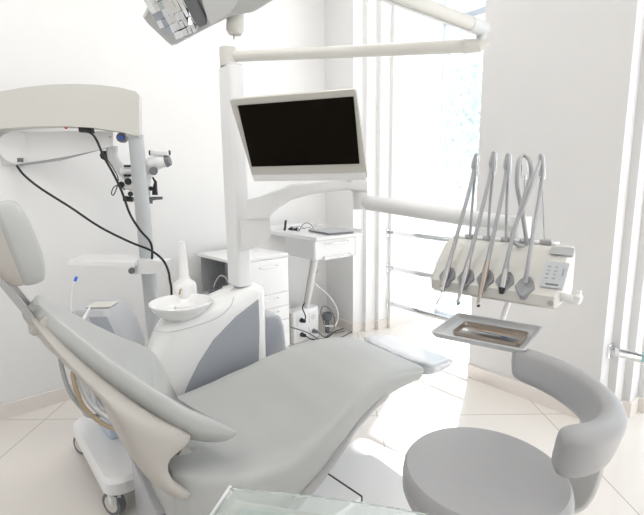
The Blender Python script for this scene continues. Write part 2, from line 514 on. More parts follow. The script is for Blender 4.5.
# base
K1, K2 = G(362, 434, .1), G(406, 454, .1)
k1 = (K2 - K1).normalized(); k2 = V((k1.y, -k1.x, 0)); k2 = k2 if k2.x < 0 else -k2
def kb_(x, y, z): return V((K1.x, K1.y, 0)) + k1 * x + k2 * y + V((0, 0, z))
b = NB()
loft(b, [[kb_(.235 + x * q, .46 + y * q, z) for x, y in rrect(.47, .92, .05, 6)] for q, z in ((1, 0), (1, .06), (.985, .088), (.96, .10), (.6, .104))]); obj('base_cover', b, WHITE, chair)
g1, g2 = G(321, 470, .125), G(361, 497, .125)
gx = (g2 - g1).normalized(); gy = V((gx.y, -gx.x, 0)); gy = gy if gy.x < 0 else -gy
b = NB(); prism(b, [g1 - gx * .15, g2, g2 - gy * .009, g1 - gx * .15 - gy * .009], (0, 0, -.03)); obj('gap_strip', b, BLACK, chair)
b = NB(); prism(b, [g1 - gx * .12, g2, g2 + gy * .20, g1 - gx * .12 + gy * .26], (0, 0, -.05)); obj('foot_plate', b, WHITE_G, chair, bevel=.004)
b = NB(); rings = []
for s, z, w, d in ((.12, .1, .15, .2), (.12, .2, .13, .17), (.14, .3, .13, .16), (.16, .36, .15, .2)):
    rings.append([fc(s + x, y, z) for x, y in rrect(d * 2, w * 2, .05)])
loft(b, rings); obj('lift_column', b, LGREY, chair)
b = NB(); box(b, (-.10, .04, .165), (.26, .36, .33), FC); obj('lift_housing', b, LILAC, chair, bevel=.012)
b = NB(); box(b, (-.10, .04, .338), (.275, .375, .018), FC); obj('housing_lid', b, MGREY, chair, bevel=.006)
b = NB(); tube(b, [fc(-.05, -.12, .40), fc(-.11, -.12, .44), fc(-.16, -.12, .50)], [.05, .045, .03], 16, 4); obj('hinge', b, UPH_B, chair)

# ------------------------------------------------------------------ dental unit (bowl, column)
unit = thing('dental_unit', 'white dental unit tower with spittoon bowl and tall square column behind the chair', 'dental unit', fc(.2, .48, 0), CTH)
UT = []
b = NB(); rings = []
for z in (0.0, .15, .3, .45, .6, .7, .76, .80, .825, .838):
    s0 = -.055 - (.77 - z) * .33 if z < .77 else -.05 + (z - .77) * .25
    s0 = max(s0, -.15); s1 = .43 - (.02 if z > .8 else 0)
    y0, y1 = .37, .565
    if z > .82: y0 += .012; y1 -= .01; s0 += .012; s1 -= .01
    if z > .83: y0 += .02; y1 -= .02; s0 += .02; s1 -= .02
    w, d = s1 - s0, y1 - y0
    wt = max(0, (z - .55) / .28)
    rings.append([fc((s0 + s1) / 2 + x, (y0 + y1) / 2 + y, z + wt * (-.098 + .29 * max(0, (s0 + s1) / 2 + x))) for x, y in rrect(w, d, min(.075, d * .45), 7)])
loft(b, rings); obj('body', b, WHITE_G, unit)
yf = FC.to_3x3() @ V((0, 1, 0)); pf = fc(0, .366, 0)
pts = [(187, 387), (199, 363), (214, 340), (236, 317), (258.5, 299.5), (259.5, 325), (259, 350), (257, 420), (200, 440), (180, 410)]
b = NB(); prism(b, [RP(x, y, pf, yf) for x, y in pts], yf * .03); obj('side_panel', b, PGREY, unit, smooth=False)
b = NB(); rings = [[fc(.455 + x, .47 + y, z) for x, y in rrect(w, .15, .03)] for z, w in ((.08, .15), (.5, .15), (.62, .13), (.665, .10), (.68, .06))]
loft(b, rings); obj('end_cover', b, PGREY, unit)
# seam line on the tower
sm = [RP(x, y, fc(0, .368, 0), yf) for x, y in ((150, 330), (170, 332), (195, 326), (217, 318), (230, 307), (234, 297))]
b = NB(); tube(b, sm, .0012, 6, 5); obj('seam', b, MGREY, unit)
# column
b = NB(); cs = (.330, .475)
loft(b, [[fc(cs[0] + x, cs[1] + y, z) for x, y in rrect(.068, .13, .016)] for z in (.84, 1.765, 1.775)]); col_o = obj('column', b, WHITE, unit)
b = NB(); box(b, (cs[0], cs[1], 1.779), (.055, .115, .01), FC); obj('column_top', b, LGREY, unit, bevel=.003)
b = NB(); cyl(b, fc(cs[0] - .005, cs[1]+.01, 1.78), fc(cs[0] - .005, cs[1]+.01, 1.855), .036, n=32); obj('swivel_socket', b, OFFW, unit, bevel=.004)
# bowl
bc = P(181, 302, 1.83)
lathe_p = [(0, -.075), (.04, -.073), (.075, -.062), (.108, -.035), (.126, -.008), (.130, .0), (.127, .004), (.121, .0), (.10, -.028), (.07, -.048), (.03, -.056), (0, -.058)]
b = lathe(NB(), lathe_p, T(*bc), 56); bowl = obj('spittoon_bowl', b, WHITE_G, unit)
b = lathe(NB(), [(0, 0), (.05, 0), (.05, -.06), (.05, -.09), (0, -.09)], T(bc.x, bc.y + .07, bc.z - .03), 32); obj('bowl_neck', b, WHITE_G, unit)
b = cyl(NB(), bc + V((0, 0, -.056)), bc + V((0, 0, -.052)), .012); obj('drain', b, STEEL, bowl)
ft = P(185, 293, 1.99)
k = 1.99 / 450
b = lathe(NB(), [(0, -.03), (.055, -.03), (.052, .035), (.046, .05), (.028, .062), (.022, .08), (.018, .16), (.0145, .22), (.012, .235), (0, .24)], T(*ft), 32); obj('cup_filler', b, WHITE, unit)
b = NB(); tube(b, [ft + V((0, -.045, .03)), ft + V((0, -.06, .03)), ft + V((-.005, -.065, .01))], .004, 8); obj('spout', b, BRASS, unit)

# ------------------------------------------------------------------ operating light with its arms
c0 = fc(cs[0] - .005, cs[1] + .01, 1.820)
J = P(470, 46, 1.76)
lamp = thing('operating_light', 'white dental operating light on a jointed arm above the tower, top left', 'dental lamp', c0)
b = NB(); tube(b, [c0 + (J - c0).normalized() * .02, J], [.021, .024], 24); obj('lower_arm', b, OFFW, lamp)
dj = (J - c0).normalized()
b = NB(); cyl(b, J - dj * .02, J + dj * .035, .0265, .022); cyl(b, J + dj * .03, J + dj * .065 + V((0, 0, .012)), .0235, .012); obj('elbow', b, OFFW, lamp, bevel=.003)
J2 = J + dj * .04 + V((0, 0, .058))
b = NB(); cyl(b, J + dj * .035, J2, .018); obj('pivot', b, LGREY, lamp)
E = P(268, -54, 1.06)
d2 = (E - J2).normalized()
b = NB(); tube(b, [J2 - d2 * .035, J2 - d2 * .01, J2 + d2 * .05, J2 + d2 * .10], [.012, .024, .026, .025], 20); obj('knuckle', b, LGREY, lamp)
b = NB(); tube(b, [J2 + d2 * .08, E], [.023, .0205], 24); ua = obj('upper_arm', b, OFFW, lamp)
b = NB(); cyl(b, J2 + d2 * .09 - V((0, 0, .027)), E - V((0, 0, .023)), .003); obj('cable', b, LGREY, ua)
# head
Hn = V((.12, .83, .55)).normalized()              # away from the viewer and up
H0 = P(200, 10, 1.05)
def hp(x, y, o=0): return RP(x, y, H0 + Hn * o, Hn)
out = [(142, 17), (146, 9), (160, -30), (250, -60), (300, -50), (290, -10), (254, 12), (240, 14), (230, 17), (204, 30), (176, 45), (171, 46), (166, 42), (147, 24)]
b = NB()
ctr = H0
R = [[hp(x, y, o) for x, y in out] for o in (0, .015, .05)]
def shrink(r, k, o): 
    c = sum(r, V()) / len(r); return [c + (p - c) * k + Hn * o for p in r]
rings = [shrink(R[0], .93, -.006), shrink(R[0], 1.0, .004), shrink(R[0], 1.0, .03), shrink(R[0], .9, .06), shrink(R[0], .6, .08)]
loft(b, rings); head = obj('lamp_housing', b, LAMPG, lamp, autos=50)
b = NB()
NX, NY = 9, 8
hx = (hp(210, 5) - hp(180, 18)).normalized(); hy = Hn.cross(hx)
rc = hp(172, 5, -.008)
for i in range(NX):
    for j in range(NY):
        x = (i + .5) / NX * 2 - 1; y = (j + .5) / NY * 2 - 1
        if x * x + y * y > 1.05: continue
        cx, cy = x * .049, y * .062
        e = 1.0
        dz = .012 * (x * x + y * y)
        tx, ty = random.uniform(-.16, .16) + .45 * x, random.uniform(-.16, .16) + .45 * y
        q = []
        for sx, sy in ((-1, -1), (1, -1), (1, 1), (-1, 1)):
            ax, ay = sx * .049 / NX * e, sy * .062 / NY * e
            q.append(b.verts.new(rc + hx * (cx + ax) + hy * (cy + ay) - Hn * (dz * .3 + .003 + ax * tx + ay * ty)))
        b.faces.new(q)
obj('reflector_facets', b, MIRROR, lamp, smooth=False)
b = NB(); tube(b, [rc + (hx * math.cos(a) * .053 + hy * math.sin(a) * .067) for a in [2 * PI * i / 40 for i in range(41)]], .003, 8); obj('reflector_rim', b, LGREY, lamp)
b = NB(); prism(b, [rc + hx * x + hy * y - Hn * .001 for x, y in [(math.cos(2 * PI * i / 40) * .052, math.sin(2 * PI * i / 40) * .066) for i in range(40)]], Hn * .004); obj('reflector_back', b, MIRROR, lamp, smooth=False)
b = NB()
sl = [(180, -10), (187, -12), (202, 17), (202, 25), (197, 27), (191, 22), (179, -2)]
prism(b, [hp(x + 3, y, -.018) for x, y in sl], Hn * .016); obj('sensor_window', b, DGREY, lamp, bevel=.002)
b = NB()
bl = [(196, -22), (236, -40), (240, -4), (230, 13), (211, 25), (207, 18)]
prism(b, [hp(x, y, -.022) for x, y in bl], Hn * .03); obj('centre_block', b, LGREY, lamp, bevel=.012)
g0, g1 = P(229.5, 4, 1.06), P(230.0, 33, 1.0)
b = NB(); tube(b, [P(236, -6, 1.09), P(235.5, 10, 1.08), P(235, 30, 1.07), P(235, 34.5, 1.07)], [.017, .0185, .0195, .014], 28); obj('handle', b, OFFW, lamp)
b = NB(); cyl(b, P(234, 34, 1.07), P(234, 39, 1.07), .0022); obj('handle_pin', b, STEEL, lamp)
b = NB(); tube(b, [E + V((0, 0, .0)), P(262, -60, 1.06), P(250, -22, 1.07), P(236, -10, 1.08)], .022, 16, 5); obj('yoke', b, OFFW, lamp)

# ------------------------------------------------------------------ monitor
k = .9
TL, TR, BL, BR = P(233, 99, 1.855 * k), P(357, 90, 1.675 * k), P(250, 180.5, 2.025 * k), P(366, 177.5, 1.845 * k)
mc = (TL + TR + BL + BR) / 4
ex = ((TR - TL) + (BR - BL)).normalized(); ey0 = ((TL - BL) + (TR - BR)).normalized()
ez = ex.cross(ey0).normalized(); ey = ez.cross(ex)
mw = ((TR - TL).length + (BR - BL).length) / 2; mh = ((TL - BL).length + (TR - BR).length) / 2
MM = axes(mc, ex, ey, ez)
# ------------------------------------------------------------------ monitor arm and its front arm
A0 = fc(cs[0], cs[1] - .065, 0)
EL = P(362, 197, 1.98)
arm = thing('support_arm', 'white curved support arm swung out from the column under the monitor', 'equipment arm', V((A0.x, A0.y, 1.0)))
kb = 1.86
def ap(x, y, Y): return P(x, y, Y)
b = NB()
# bracket clamped to the column
loft(b, [[ap(x, y, Y) for x, y in ((240, 220), (270, 218), (270, 236), (263, 243), (252, 249), (241, 252))] for Y in (1.80, 1.93)])
obj('column_bracket', b, ARM_SHADED, arm, bevel=.008)
b = NB()
loft(b, [[ap(x, y, Y) for x, y in ((247, 200), (258, 197), (273, 193), (273, 206), (270, 218.5), (247, 219))] for Y in (1.79, 1.92)])
obj('shoulder', b, ARM_SHADED, arm, bevel=.01)
b = NB(); rings = []
path = [((258, 208.5), .058, 1.86, 20), ((268, 205), .058, 1.865, 23), ((277, 199), .056, 1.87, 18), ((290, 193.5), .052, 1.89, 13), ((307, 190), .05, 1.905, 10.5), ((325, 187.5), .045, 1.93, 9.5), ((348, 185.5), .05, 1.96, 9), ((364, 187), .055, 1.98, 12)]
for (pp, wdt, Y, hpx) in path:
    c = P(pp[0], pp[1] - (1.5 if pp[0] > 280 else 0), Y); h = (hpx + (2.5 if pp[0] > 280 else 0)) / 450 * Y
    t = (P(364, 187, 1.98) - P(258, 208, 1.86)); t.z = 0; t.normalize(); n_ = V((-t.y, t.x, 0))
    rings.append([c + n_ * x + V((0, 0, y)) for x, y in rrect(wdt * 1.4, h, min(h, wdt) * .3)])
loft(b, rings); obj('curved_beam', b, ARM_SHADED, arm)
b = NB(); cyl(b, P(360, 185, 1.98), P(361, 209, 1.98), .034, .034, 28); obj('elbow', b, ARM_SHADED, arm, bevel=.006)
AE = P(520, 226, 1.60)
d3 = (AE - P(361, 201.5, 1.98)).normalized()
b = NB(); s0 = P(361, 201.5, 1.98)
tube(b, [s0 + d3 * .02, s0 + d3 * .05, AE], [.031, .033, .031], 24); obj('front_arm', b, ARM_SHADED, arm)
b = NB(); cyl(b, AE + V((0, 0, .035)), AE + V((0, 0, -.05)), .036, n=28); obj('end_joint', b, WHITE, arm, bevel=.006)
mb = mc - ez * .03 - ey * (mh * .30)
b = NB(); tube(b, [P(352, 184, 1.97), P(350, 178, 1.93), mb + ex * .12 - ez * .06, mb - ez * .01], [.02, .018, .018, .02], 14, 5); obj('monitor_stalk', b, WHITE, arm)

mon = thing('monitor', 'flat screen monitor with black screen and pale bezel, tilted beside the column', 'monitor', mc - ey * mh / 2)
b = NB(); plate(b, MM @ T(0, 0, -.008), mw, mh, .014, .010); obj('casing', b, BEZEL, mon, bevel=.003)
# screen corners traced through the bezel plane
sp = [RP(x, y, mc, ez) for x, y in ((238, 105.5), (353.5, 96.5), (359.5, 163.5), (252, 166.5))]
b = NB(); prism(b, [p - ez * .002 for p in sp], ez * .0045); obj('screen', b, SCREEN, mon, smooth=False)
b = NB(); prism(b, [MM @ V(p) for p in ((-mw / 2 + .005, -mh / 2 - .004, -.03), (mw / 2 - .005, -mh / 2 - .004, -.03), (mw / 2 - .005, -mh / 2 + .022, -.03), (-mw / 2 + .005, -mh / 2 + .022, -.03))], ez * .035)
obj('lower_lip', b, WHITE, mon, bevel=.004)
b = NB(); plate(b, MM @ T(0, 0, -.035), mw * .8, mh * .7, .045, .04); obj('back_bulge', b, WHITE, mon, bevel=.008)

# ------------------------------------------------------------------ instrument delivery head
DX = az(131); DY = az(41); DZ = V((0, 0, 1))
D0 = P(503, 272, 1.42)
FD = axes(D0, DX, DY, DZ)
dth = math.atan2(DX.y, DX.x)
def fd(x, y, z): return FD @ V((x, y, z))
dv = thing('instrument_console', 'pale dental instrument console with keypad and five hose arms, hung on the arm', 'instrument console', D0 - V((0, 0, .07)), dth)
prof = [(-.090, -.072), (-.105, -.062), (-.108, -.032), (-.06, .025), (-.005, .080), (.03, .091), (.085, .091), (.10, .07), (.10, -.045), (.08, -.072)]
b = NB(); loft(b, [[fd(x, y * k, z * k) for y, z in prof] for x, k in ((-.202, .90), (-.197, .98), (-.185, 1), (.170, 1), (.180, .98), (.184, .92))]); obj('body', b, OFFW, dv, bevel=.004)
# slope frame
S0, S1 = V((0, -.108, -.032)), V((0, -.005, .080))
sy = (S1 - S0).normalized(); sn = V((0, -sy.z, sy.y))
def sl_(x, t, o=0):                                # x along console, t metres up the slope, o proud of it
    p = S0 + sy * t + sn * o; return fd(x, p.y, p.z)
def slM(x, t, o): return FD @ axes(V((x, 0, 0)) + S0 + sy * t + sn * o, V((1, 0, 0)), sy, sn)
hpos = []
for hx_, hy_ in ((447.5, 277), (466, 279), (485.4, 280), (505, 282), (525, 287.5)):
    q_ = FD.inverted() @ RP(hx_, hy_, fd(0, -.108, -.032), (FD.to_3x3() @ sn))
    hpos.append((q_.x, (q_ - S0).dot(sy)))
dxs = [h[0] for h in hpos]; dts = [h[1] for h in hpos]
kq = [FD.inverted() @ RP(a_, b_, fd(0, -.108, -.032), (FD.to_3x3() @ sn)) for a_, b_ in ((556, 252), (555, 276))]
KX = kq[1].x; KT = (kq[1] - S0).dot(sy); UT_ = (kq[0] - S0).dot(sy)
def spx(x, y): return RP(x, y, fd(0, -.108, -.032), (FD.to_3x3() @ sn))
b = NB(); plate(b, slM(KX + .002, UT_, .003), .062, .026, .012, .006); obj('upper_display', b, MGREY, dv)
b = NB(); plate(b, slM(KX, KT, .003),   .062, .088, .010, .006); kp = obj('keypad', b, KEYG, dv)
for r in range(4):
    for c_ in range(2):
        b = NB(); plate(b, slM(KX - .019 + c_ * .019, KT + .026 - r * .013, .0087), .009, .004, .0022, .001); obj('key', b, MGREY, kp)
b = NB(); plate(b, slM(KX + .020, KT + .010, .0085), .004, .025, .002, .001); obj('bar_display', b, PGREY, kp)
b = NB(); plate(b, slM(KX, KT - .034, .0085), .034, .004, .003, .001); obj('slot', b, DGREY, kp)
b = NB(); cyl(b, fd(.172, -.098, -.050), fd(.172, -.111, -.050), .008); obj('button', b, UPH_BD, dv)
b = NB(); tube(b, [fd(.175, -.04, -.045), fd(.222, -.05, -.045), fd(.230, -.055, -.035), fd(.232, -.055, -.015)], [.014, .014, .011, .006], 16, 4); obj('side_grip', b, WHITE, dv)
b = NB(); box(b, (-.03, .07, .095), (.34, .04, .010), FD); obj('hose_bar', b, WHITE, dv, bevel=.004)
# holders (diamond cups)
for x, t__ in zip(dxs, dts):
    b = NB()
    dm = [(0, -.036), (.007, -.034), (.026, -.006), (.0275, .0), (.020, .022), (.008, .036), (-.008, .036), (-.020, .022), (-.0275, .0), (-.026, -.006), (-.007, -.034)]
    loft(b, [[slM(x, t__, 0) @ V((p * kk, q * kk, o)) for p, q in dm] for kk, o in ((1, -.012), (1, .004), (.9, .008), (.5, .005), (.2, .003))])
    obj('handpiece_holder', b, HOLD, dv)
# whip arms: chrome rods rising from the back of the console
WB = []                                            # (base x px etc.)
wtops = [(477, 153), (494.5, 150.5), (508.5, 152.5), (524.5, 153.5), (541, 153.5)]
for i, x in enumerate(dxs):
    base = fd(x + .005, .055, .098)
    top_d = fd(x, .10, 0).y
    tp = P(wtops[i][0], wtops[i][1], top_d)
    WB.append((base, tp))
    b = NB(); box(b, (x + .01, .055, .101), (.035, .022, .014), FD); obj('whip_base', b, STEEL, dv, bevel=.002)
    side = DX * .0105
    b = NB(); mid = tp + (base - tp).normalized() * .078
    tube(b, [base, mid], .0022, 8)
    tube(b, [mid - side * .8, tp - side * .8 + (base - tp).normalized() * .01, tp, tp + side * .8 + (base - tp).normalized() * .01, mid + side * .8, mid - side * .8], .0026, 8)
    wr = obj('whip_arm', b, CHROME, dv)
    b = NB(); u_ = (base - tp).normalized(); cyl(b, tp + u_ * .070, tp + u_ * .084, .0085); obj('roller', b, CHROME, wr)
# mounting post up to the arm end
b = NB(); tube(b, [AE + V((0, 0, -.05)), AE + V((0, 0, -.09)), fd(.02, .09, .0)], [.03, .028, .03], 20, 4); obj('mount', b, WHITE, dv)

def handpiece(i, kind, label):
    base, tp = WB[i]
    u_ = (base - tp).normalized()
    hold = slM(dxs[i], dts[i], .016) @ V((0, 0, 0))
    t = thing('dental_handpiece', label, 'handpiece', hold)
    kink = tp + u_ * .078 - DY * .012
    topp = tp + u_ * .006 - DY * .006
    dirr = (hold - kink).normalized()
    h1 = hold - dirr * .02
    if i == 3:
        b = NB(); tube(b, [fd(dxs[i] + .02, .03, .08), P(526.5, 240, 1.40), P(522, 212, 1.40), P(517, 185, 1.40), P(518.5, 162, 1.40), topp, P(530, 162, 1.40), P(530.5, 176, 1.40), P(525, 195, 1.38), P(516, 225, 1.36), P(509, 252, 1.34), h1], .0062, 12, 6)
    else:
        b = NB(); tube(b, [fd(dxs[i] + .012, .04, .082), base * .45 + kink * .55 + DY * .006, kink + u_ * -.01 + DX * .005, topp], .0045, 10, 5)
        tube(b, [topp, (topp + kink) / 2 - DX * .006, kink - DX * .002, kink * .5 + h1 * .5, h1], .0068, 12, 6)
    obj('hose', b, HOSE, t)
    low = hold + dirr * .028
    b = NB()
    if kind == 'syringe':
        tube(b, [h1 - dirr * .03, hold, low, low + dirr * .03], [.0075, .010, .010, .011], 18); obj('body', b, STEEL, t)
        b = NB(); tube(b, [low + dirr * .03, low + dirr * .05 + DX * .002, low + dirr * .075 - DX * .004], .0022, 8, 4); obj('nozzle', b, STEEL, t)
        b = NB(); cyl(b, low + dirr * .012 - DY * .008, low + dirr * .012 - DY * .013, .004); obj('trigger', b, BRASS, t)
    elif kind in ('turbine', 'dark_turbine'):
        m_ = STEEL if kind == 'turbine' else BRONZE
        tube(b, [h1 - dirr * .035, h1, hold, low, low + dirr * .04, low + dirr * .055], [.0075, .009, .0105, .0085, .0055, .0045], 18); obj('body', b, m_, t)
        e_ = low + dirr * .055
        b = NB(); cyl(b, e_ - DY * .004, e_ + DY * .006 - DZ * .006, .0055); obj('head', b, STEEL, t)
        b = NB(); cyl(b, e_, e_ - DZ * .012, .0045); obj('bur', b, BLACK if kind != 'turbine' else GREEN, t)
    else:
        tube(b, [h1 - dirr * .03, h1, hold, low], [.0075, .009, .0105, .009], 18); obj('body', b, STEEL, t)
        b = NB(); tube(b, [low, low + dirr * .018], [.009, .0065], 16); obj('coupling', b, BLACK, t)
handpiece(0, 'syringe', 'chrome air syringe with thin bent nozzle, leftmost in the console holders')
handpiece(1, 'turbine', 'slim silver handpiece with green bur, second from the left in the console')
handpiece(2, 'dark_turbine', 'brownish steel handpiece with black tip, third from the left in the console')
handpiece(3, 'coupling', 'handpiece hose end with black coupling, its grey hose looped at the top')
# fifth hose runs from its arm straight into the last holder
base, tp = WB[4]
h5 = NB(); hold = slM(dxs[4], dts[4] + .01, .012) @ V((0, 0, 0)); u_ = (base - tp).normalized()
tube(h5, [fd(dxs[3] + .02, .02, .078), P(512, 238, 1.38), P(524, 205, 1.36), P(534, 178, 1.36), tp + u_ * .02 - DX * .003, tp + u_ * .006 - DY * .006, tp + u_ * .03 + DX * .004 - DY * .006, tp + u_ * .1 - DY * .012, P(532, 240, 1.31), hold], .006, 12, 6)
tag(obj('hose', h5, HOSE), 'grey hose plugged into the rightmost empty console holder beside the keypad', 'hose')

# ------------------------------------------------------------------ tray under the console
tz_ = .815
tc = [G(434, 334, tz_), G(453.6, 314, tz_), G(535, 333, tz_), G(526.5, 355, tz_)]
tcen = sum(tc, V()) / 4
tx = az(126); ty = V((-tx.y, tx.x, 0))
tw = ((tc[2] - tc[1]).length + (tc[3] - tc[0]).length) / 2 * .98; td = ((tc[1] - tc[0]).length + (tc[2] - tc[3]).length) / 2 * 1.10; tcen = tcen - ty * .012 + tx * .010
TM = axes(tcen, tx, ty, V((0, 0, 1)))
def tray_mesh(M, w, d, h, t, r, flare=0):
    b = NB(); rings = []
    for (ww, z) in ((0, 0), (flare, h), (flare + .0, h + .001), (flare - t, h + .001), (flare - t, h - .001), (-t, t), (-t - .01, t)):
        rings.append([M @ V((x, y, z)) for x, y in rrect(w + ww * 2, d + ww * 2, r)])
    return loft(b, rings)
tray = thing('instrument_tray', 'grey rectangular tray hung under the instrument console', 'tray', tcen, math.atan2(tx.y, tx.x))
obj('pan', tray_mesh(TM, tw - .02, td - .02, .016, .006, .012, .01), TRAYG, tray)
b = NB(); tube(b, [TM @ V((0, td / 2 - .0, .004)), TM @ V((0, td / 2 + .05, .0)), fd(.0, .11, -.06), fd(.0, .09, -.03)], .010, 14, 5); obj('bracket', b, WHITE, tray)
ic = [G(459, 333, tz_ + .01), G(464, 323, tz_ + .01), G(523, 337, tz_ + .01), G(520, 347, tz_ + .01)]
icen = sum(ic, V()) / 4; iw = (ic[2] - ic[1]).length; idp = td * .48
IM = axes(V((icen.x, icen.y, tz_ + .007)), tx, ty, V((0, 0, 1)))
o = obj('steel_dish', tray_mesh(IM, iw, idp, .012, .002, .012, .002), BRONZE); tag(o, 'small stainless steel instrument dish lying in the grey tray', 'dish')  # brown metal colour stands in for the dish's brown reflections
iz = .006
def instr(name, y0, y1, x0, x1, m, label, r=.0022):
    a, c = IM @ V((x0, y0, iz)), IM @ V((x1, y1, iz))
    t = thing(name, label, 'dental instrument', (a + c) / 2, 0)
    b = NB(); tube(b, [a, a * .8 + c * .2, a * .75 + c * .25, a * .3 + c * .7, c * .8 + a * .2, c], [r * .3, r * .6, r, r, r * .6, r * .3], 10); obj('handle', b, m, t)
    return t, a, c
hw = iw / 2 - .012
t, a, c = instr('dental_mirror', -.012, -.004, -hw + .02, hw, STEEL, 'small round dental mirror lying at the left end of the steel dish')
b = NB(); cyl(b, a + V((-.008, 0, .002)), a + V((-.008, 0, .0045)), .0095, n=24); obj('mirror_disc', b, WHITE_G, t)
instr('dental_probe', .004, -.014, -hw + .045, hw, NAVY, 'navy blue handled dental probe lying across the steel dish')
instr('dental_probe', .012, .004, -hw + .05, hw, STEEL, 'plain steel dental probe lying at the rear of the dish')
t, a, c = instr('dental_probe', -.02, -.02, -hw + .03, hw - .01, DGREY, 'dark thin dental probe along the front edge of the dish')
t, a, c = instr('tweezers', .018, .016, -hw + .03, hw - .02, BRASS, 'bronze tinted tweezers along the rear wall of the dish')

# ------------------------------------------------------------------ stool
SC = V((.392, 1.0, 0))
stool = thing('operator_stool', 'grey round operator stool with curved wraparound backrest in the foreground', 'stool', SC)
zs = .605; rs = .196
b = lathe(NB(), [(0, zs - .085), (rs * .8, zs - .085), (rs * .97, zs - .08), (rs * 1.0, zs - .065), (rs * 1.0, zs - .05), (rs * .985, zs - .047), (rs * 1.0, zs - .044), (rs * 1.0, zs - .03), (rs * .985, zs - .012), (rs * .95, zs - .003), (rs * .85, zs), (rs * .5, zs + .002), (0, zs + .003)], T(SC.x, SC.y, 0), 72)
obj('seat', b, STOOL, stool)
b = NB(); KC = V((.487, 1.03, 0)); rings = []
NA = 36
for i in range(NA + 1):
    t_ = i / NA
    a = math.radians(74 - 168 * t_)               # math angle, far end -> near end
    rad = .175
    c_ = KC + V((math.cos(a) * rad, math.sin(a) * rad * 1.08, .788 - .016 * math.sin(PI * t_) - .040 * t_))
    er = V((math.cos(a), math.sin(a), 0))
    e_ = min(t_, 1 - t_) * NA
    sc_ = 1 if e_ >= 3 else (.62, .86, .96)[int(e_)]
    hh, tt = .098 * (.97 + .30 * t_) * (sc_ ** .5), .056 * sc_
    tl = math.radians(14)
    rings.append([c_ + er * (x * math.cos(tl) + y * math.sin(tl)) + V((0, 0, 1)) * (y * math.cos(tl) - x * math.sin(tl)) for x, y in rrect(tt, hh, tt * .44, 4)])
loft(b, rings); sb_ = obj('backrest', b, STOOL, stool, sub=1)
b = NB()
a0 = math.radians(-15)
er = V((math.cos(a0 + .35), math.sin(a0 + .35), 0)); et = V((-er.y, er.x, 0))
pth = [V((SC.x, SC.y, zs - .10)) + er * .08, V((SC.x, SC.y, zs - .11)) + er * .2, V((SC.x, SC.y, zs - .07)) + er * .25, V((SC.x, SC.y, zs + .04)) + er * .275, V((SC.x, SC.y, zs + .15)) + er * .27]
pth = smooth_path(pth, 6); rings = []
for i, p in enumerate(pth):
    tn = (pth[min(i + 1, len(pth) - 1)] - pth[max(0, i - 1)]).normalized(); nn = tn.cross(et).normalized()
    rings.append([p + et * x + nn * y for x, y in rrect(.10 - .03 * abs(i / len(pth) - .5), .014, .005, 3)])
loft(b, rings); obj('back_bracket', b, STOOLSH, stool)
b = NB(); cyl(b, V((SC.x, SC.y, .10)), V((SC.x, SC.y, .36)), .028); cyl(b, V((SC.x, SC.y, .34)), V((SC.x, SC.y, zs - .08)), .018); obj('gas_column', b, CHROME, stool)
b = lathe(NB(), [(0, zs - .10), (.12, zs - .10), (.13, zs - .084), (0, zs - .084)], T(SC.x, SC.y, 0), 32); obj('seat_plate', b, DGREY, stool)
b = lathe(NB(), [(0, .07), (.045, .07), (.045, .12), (.03, .135), (0, .135)], T(SC.x, SC.y, 0), 24); obj('hub', b, CHROME, stool)
for k in range(5):
    a = math.radians(20 + 72 * k); d = V((math.cos(a), math.sin(a), 0))
    b = NB(); tube(b, [SC + d * .03 + V((0, 0, .10)), SC + d * .15 + V((0, 0, .088)), SC + d * .235 + V((0, 0, .075))], [.022, .018, .014], 12); lg = obj('leg', b, CHROME, stool)
    s_ = V((-d.y, d.x, 0)); w = SC + d * .235
    b = NB(); cyl(b, w + V((0, 0, .03)) - s_ * .02, w + V((0, 0, .03)) + s_ * .02, .03, n=20); obj('castor', b, BLACK, lg)

# small foot control on the chair base
fcn = G(403, 511, .0)
o = NB(); lathe(o, [(0, 0), (.034, 0), (.034, .03), (.026, .05), (.0, .055)], T(fcn.x + .02, fcn.y, 0), 28)
tag(obj('foot_control', o, BLACK), 'round black foot control on the floor between chair base and stool', 'foot control')

# ------------------------------------------------------------------ glass topped trolley at the bottom edge
gz = .86
ga, gb = G(232, 488, gz), G(405, 516, gz)
gdx = V((gb.x - ga.x, gb.y - ga.y, 0)).normalized(); gdy = V((gdx.y, -gdx.x, 0))    # gdy towards the camera
gt = thing('glass_trolley', 'glass topped instrument trolley at the bottom edge of the picture', 'trolley', V((ga.x, ga.y, 0)) + gdx * .16 + gdy * .15)
GW, GD = .36, .34
lean = (G(205, 515, gz) - ga); lean.z = 0; lean = lean.normalized()
def gp(x, y, z): return V((ga.x, ga.y, z)) + gdx * x + gdy * y + (lean - gdy) * 0
arc = [(GW * i / 16, -.013 * math.sin(PI * (i / 16) * .9)) for i in range(17)]
outl = [gp(x, y, gz) for x, y in arc] + [gp(GW, GD, gz), gp(.0, GD, gz)]
b = NB(); prism(b, outl, (0, 0, -.006)); obj('glass_top', b, TOPG, gt, smooth=False)
b = NB(); prism(b, [gp(.028, .02, gz - .012), gp(GW - .03, .02, gz - .012), gp(GW - .03, GD - .03, gz - .012), gp(.028, GD - .03, gz - .012)], (0, 0, -.004)); obj('frosted_shelf', b, FROST, gt, smooth=False)
b = NB(); prism(b, [gp(.006, .004, gz - .018), gp(GW - .006, .004, gz - .018), gp(GW - .006, GD - .006, gz - .018), gp(.006, GD - .006, gz - .018)], (0, 0, -.02)); obj('top_frame', b, OFFW, gt, bevel=.004)
b = NB(); box(b, (0, 0, 0), (.004, GD, .014), axes(gp(-.002, GD / 2, gz - .003), gdx, gdy, V((0, 0, -1)))); obj('edge_trim', b, CHROME, gt)
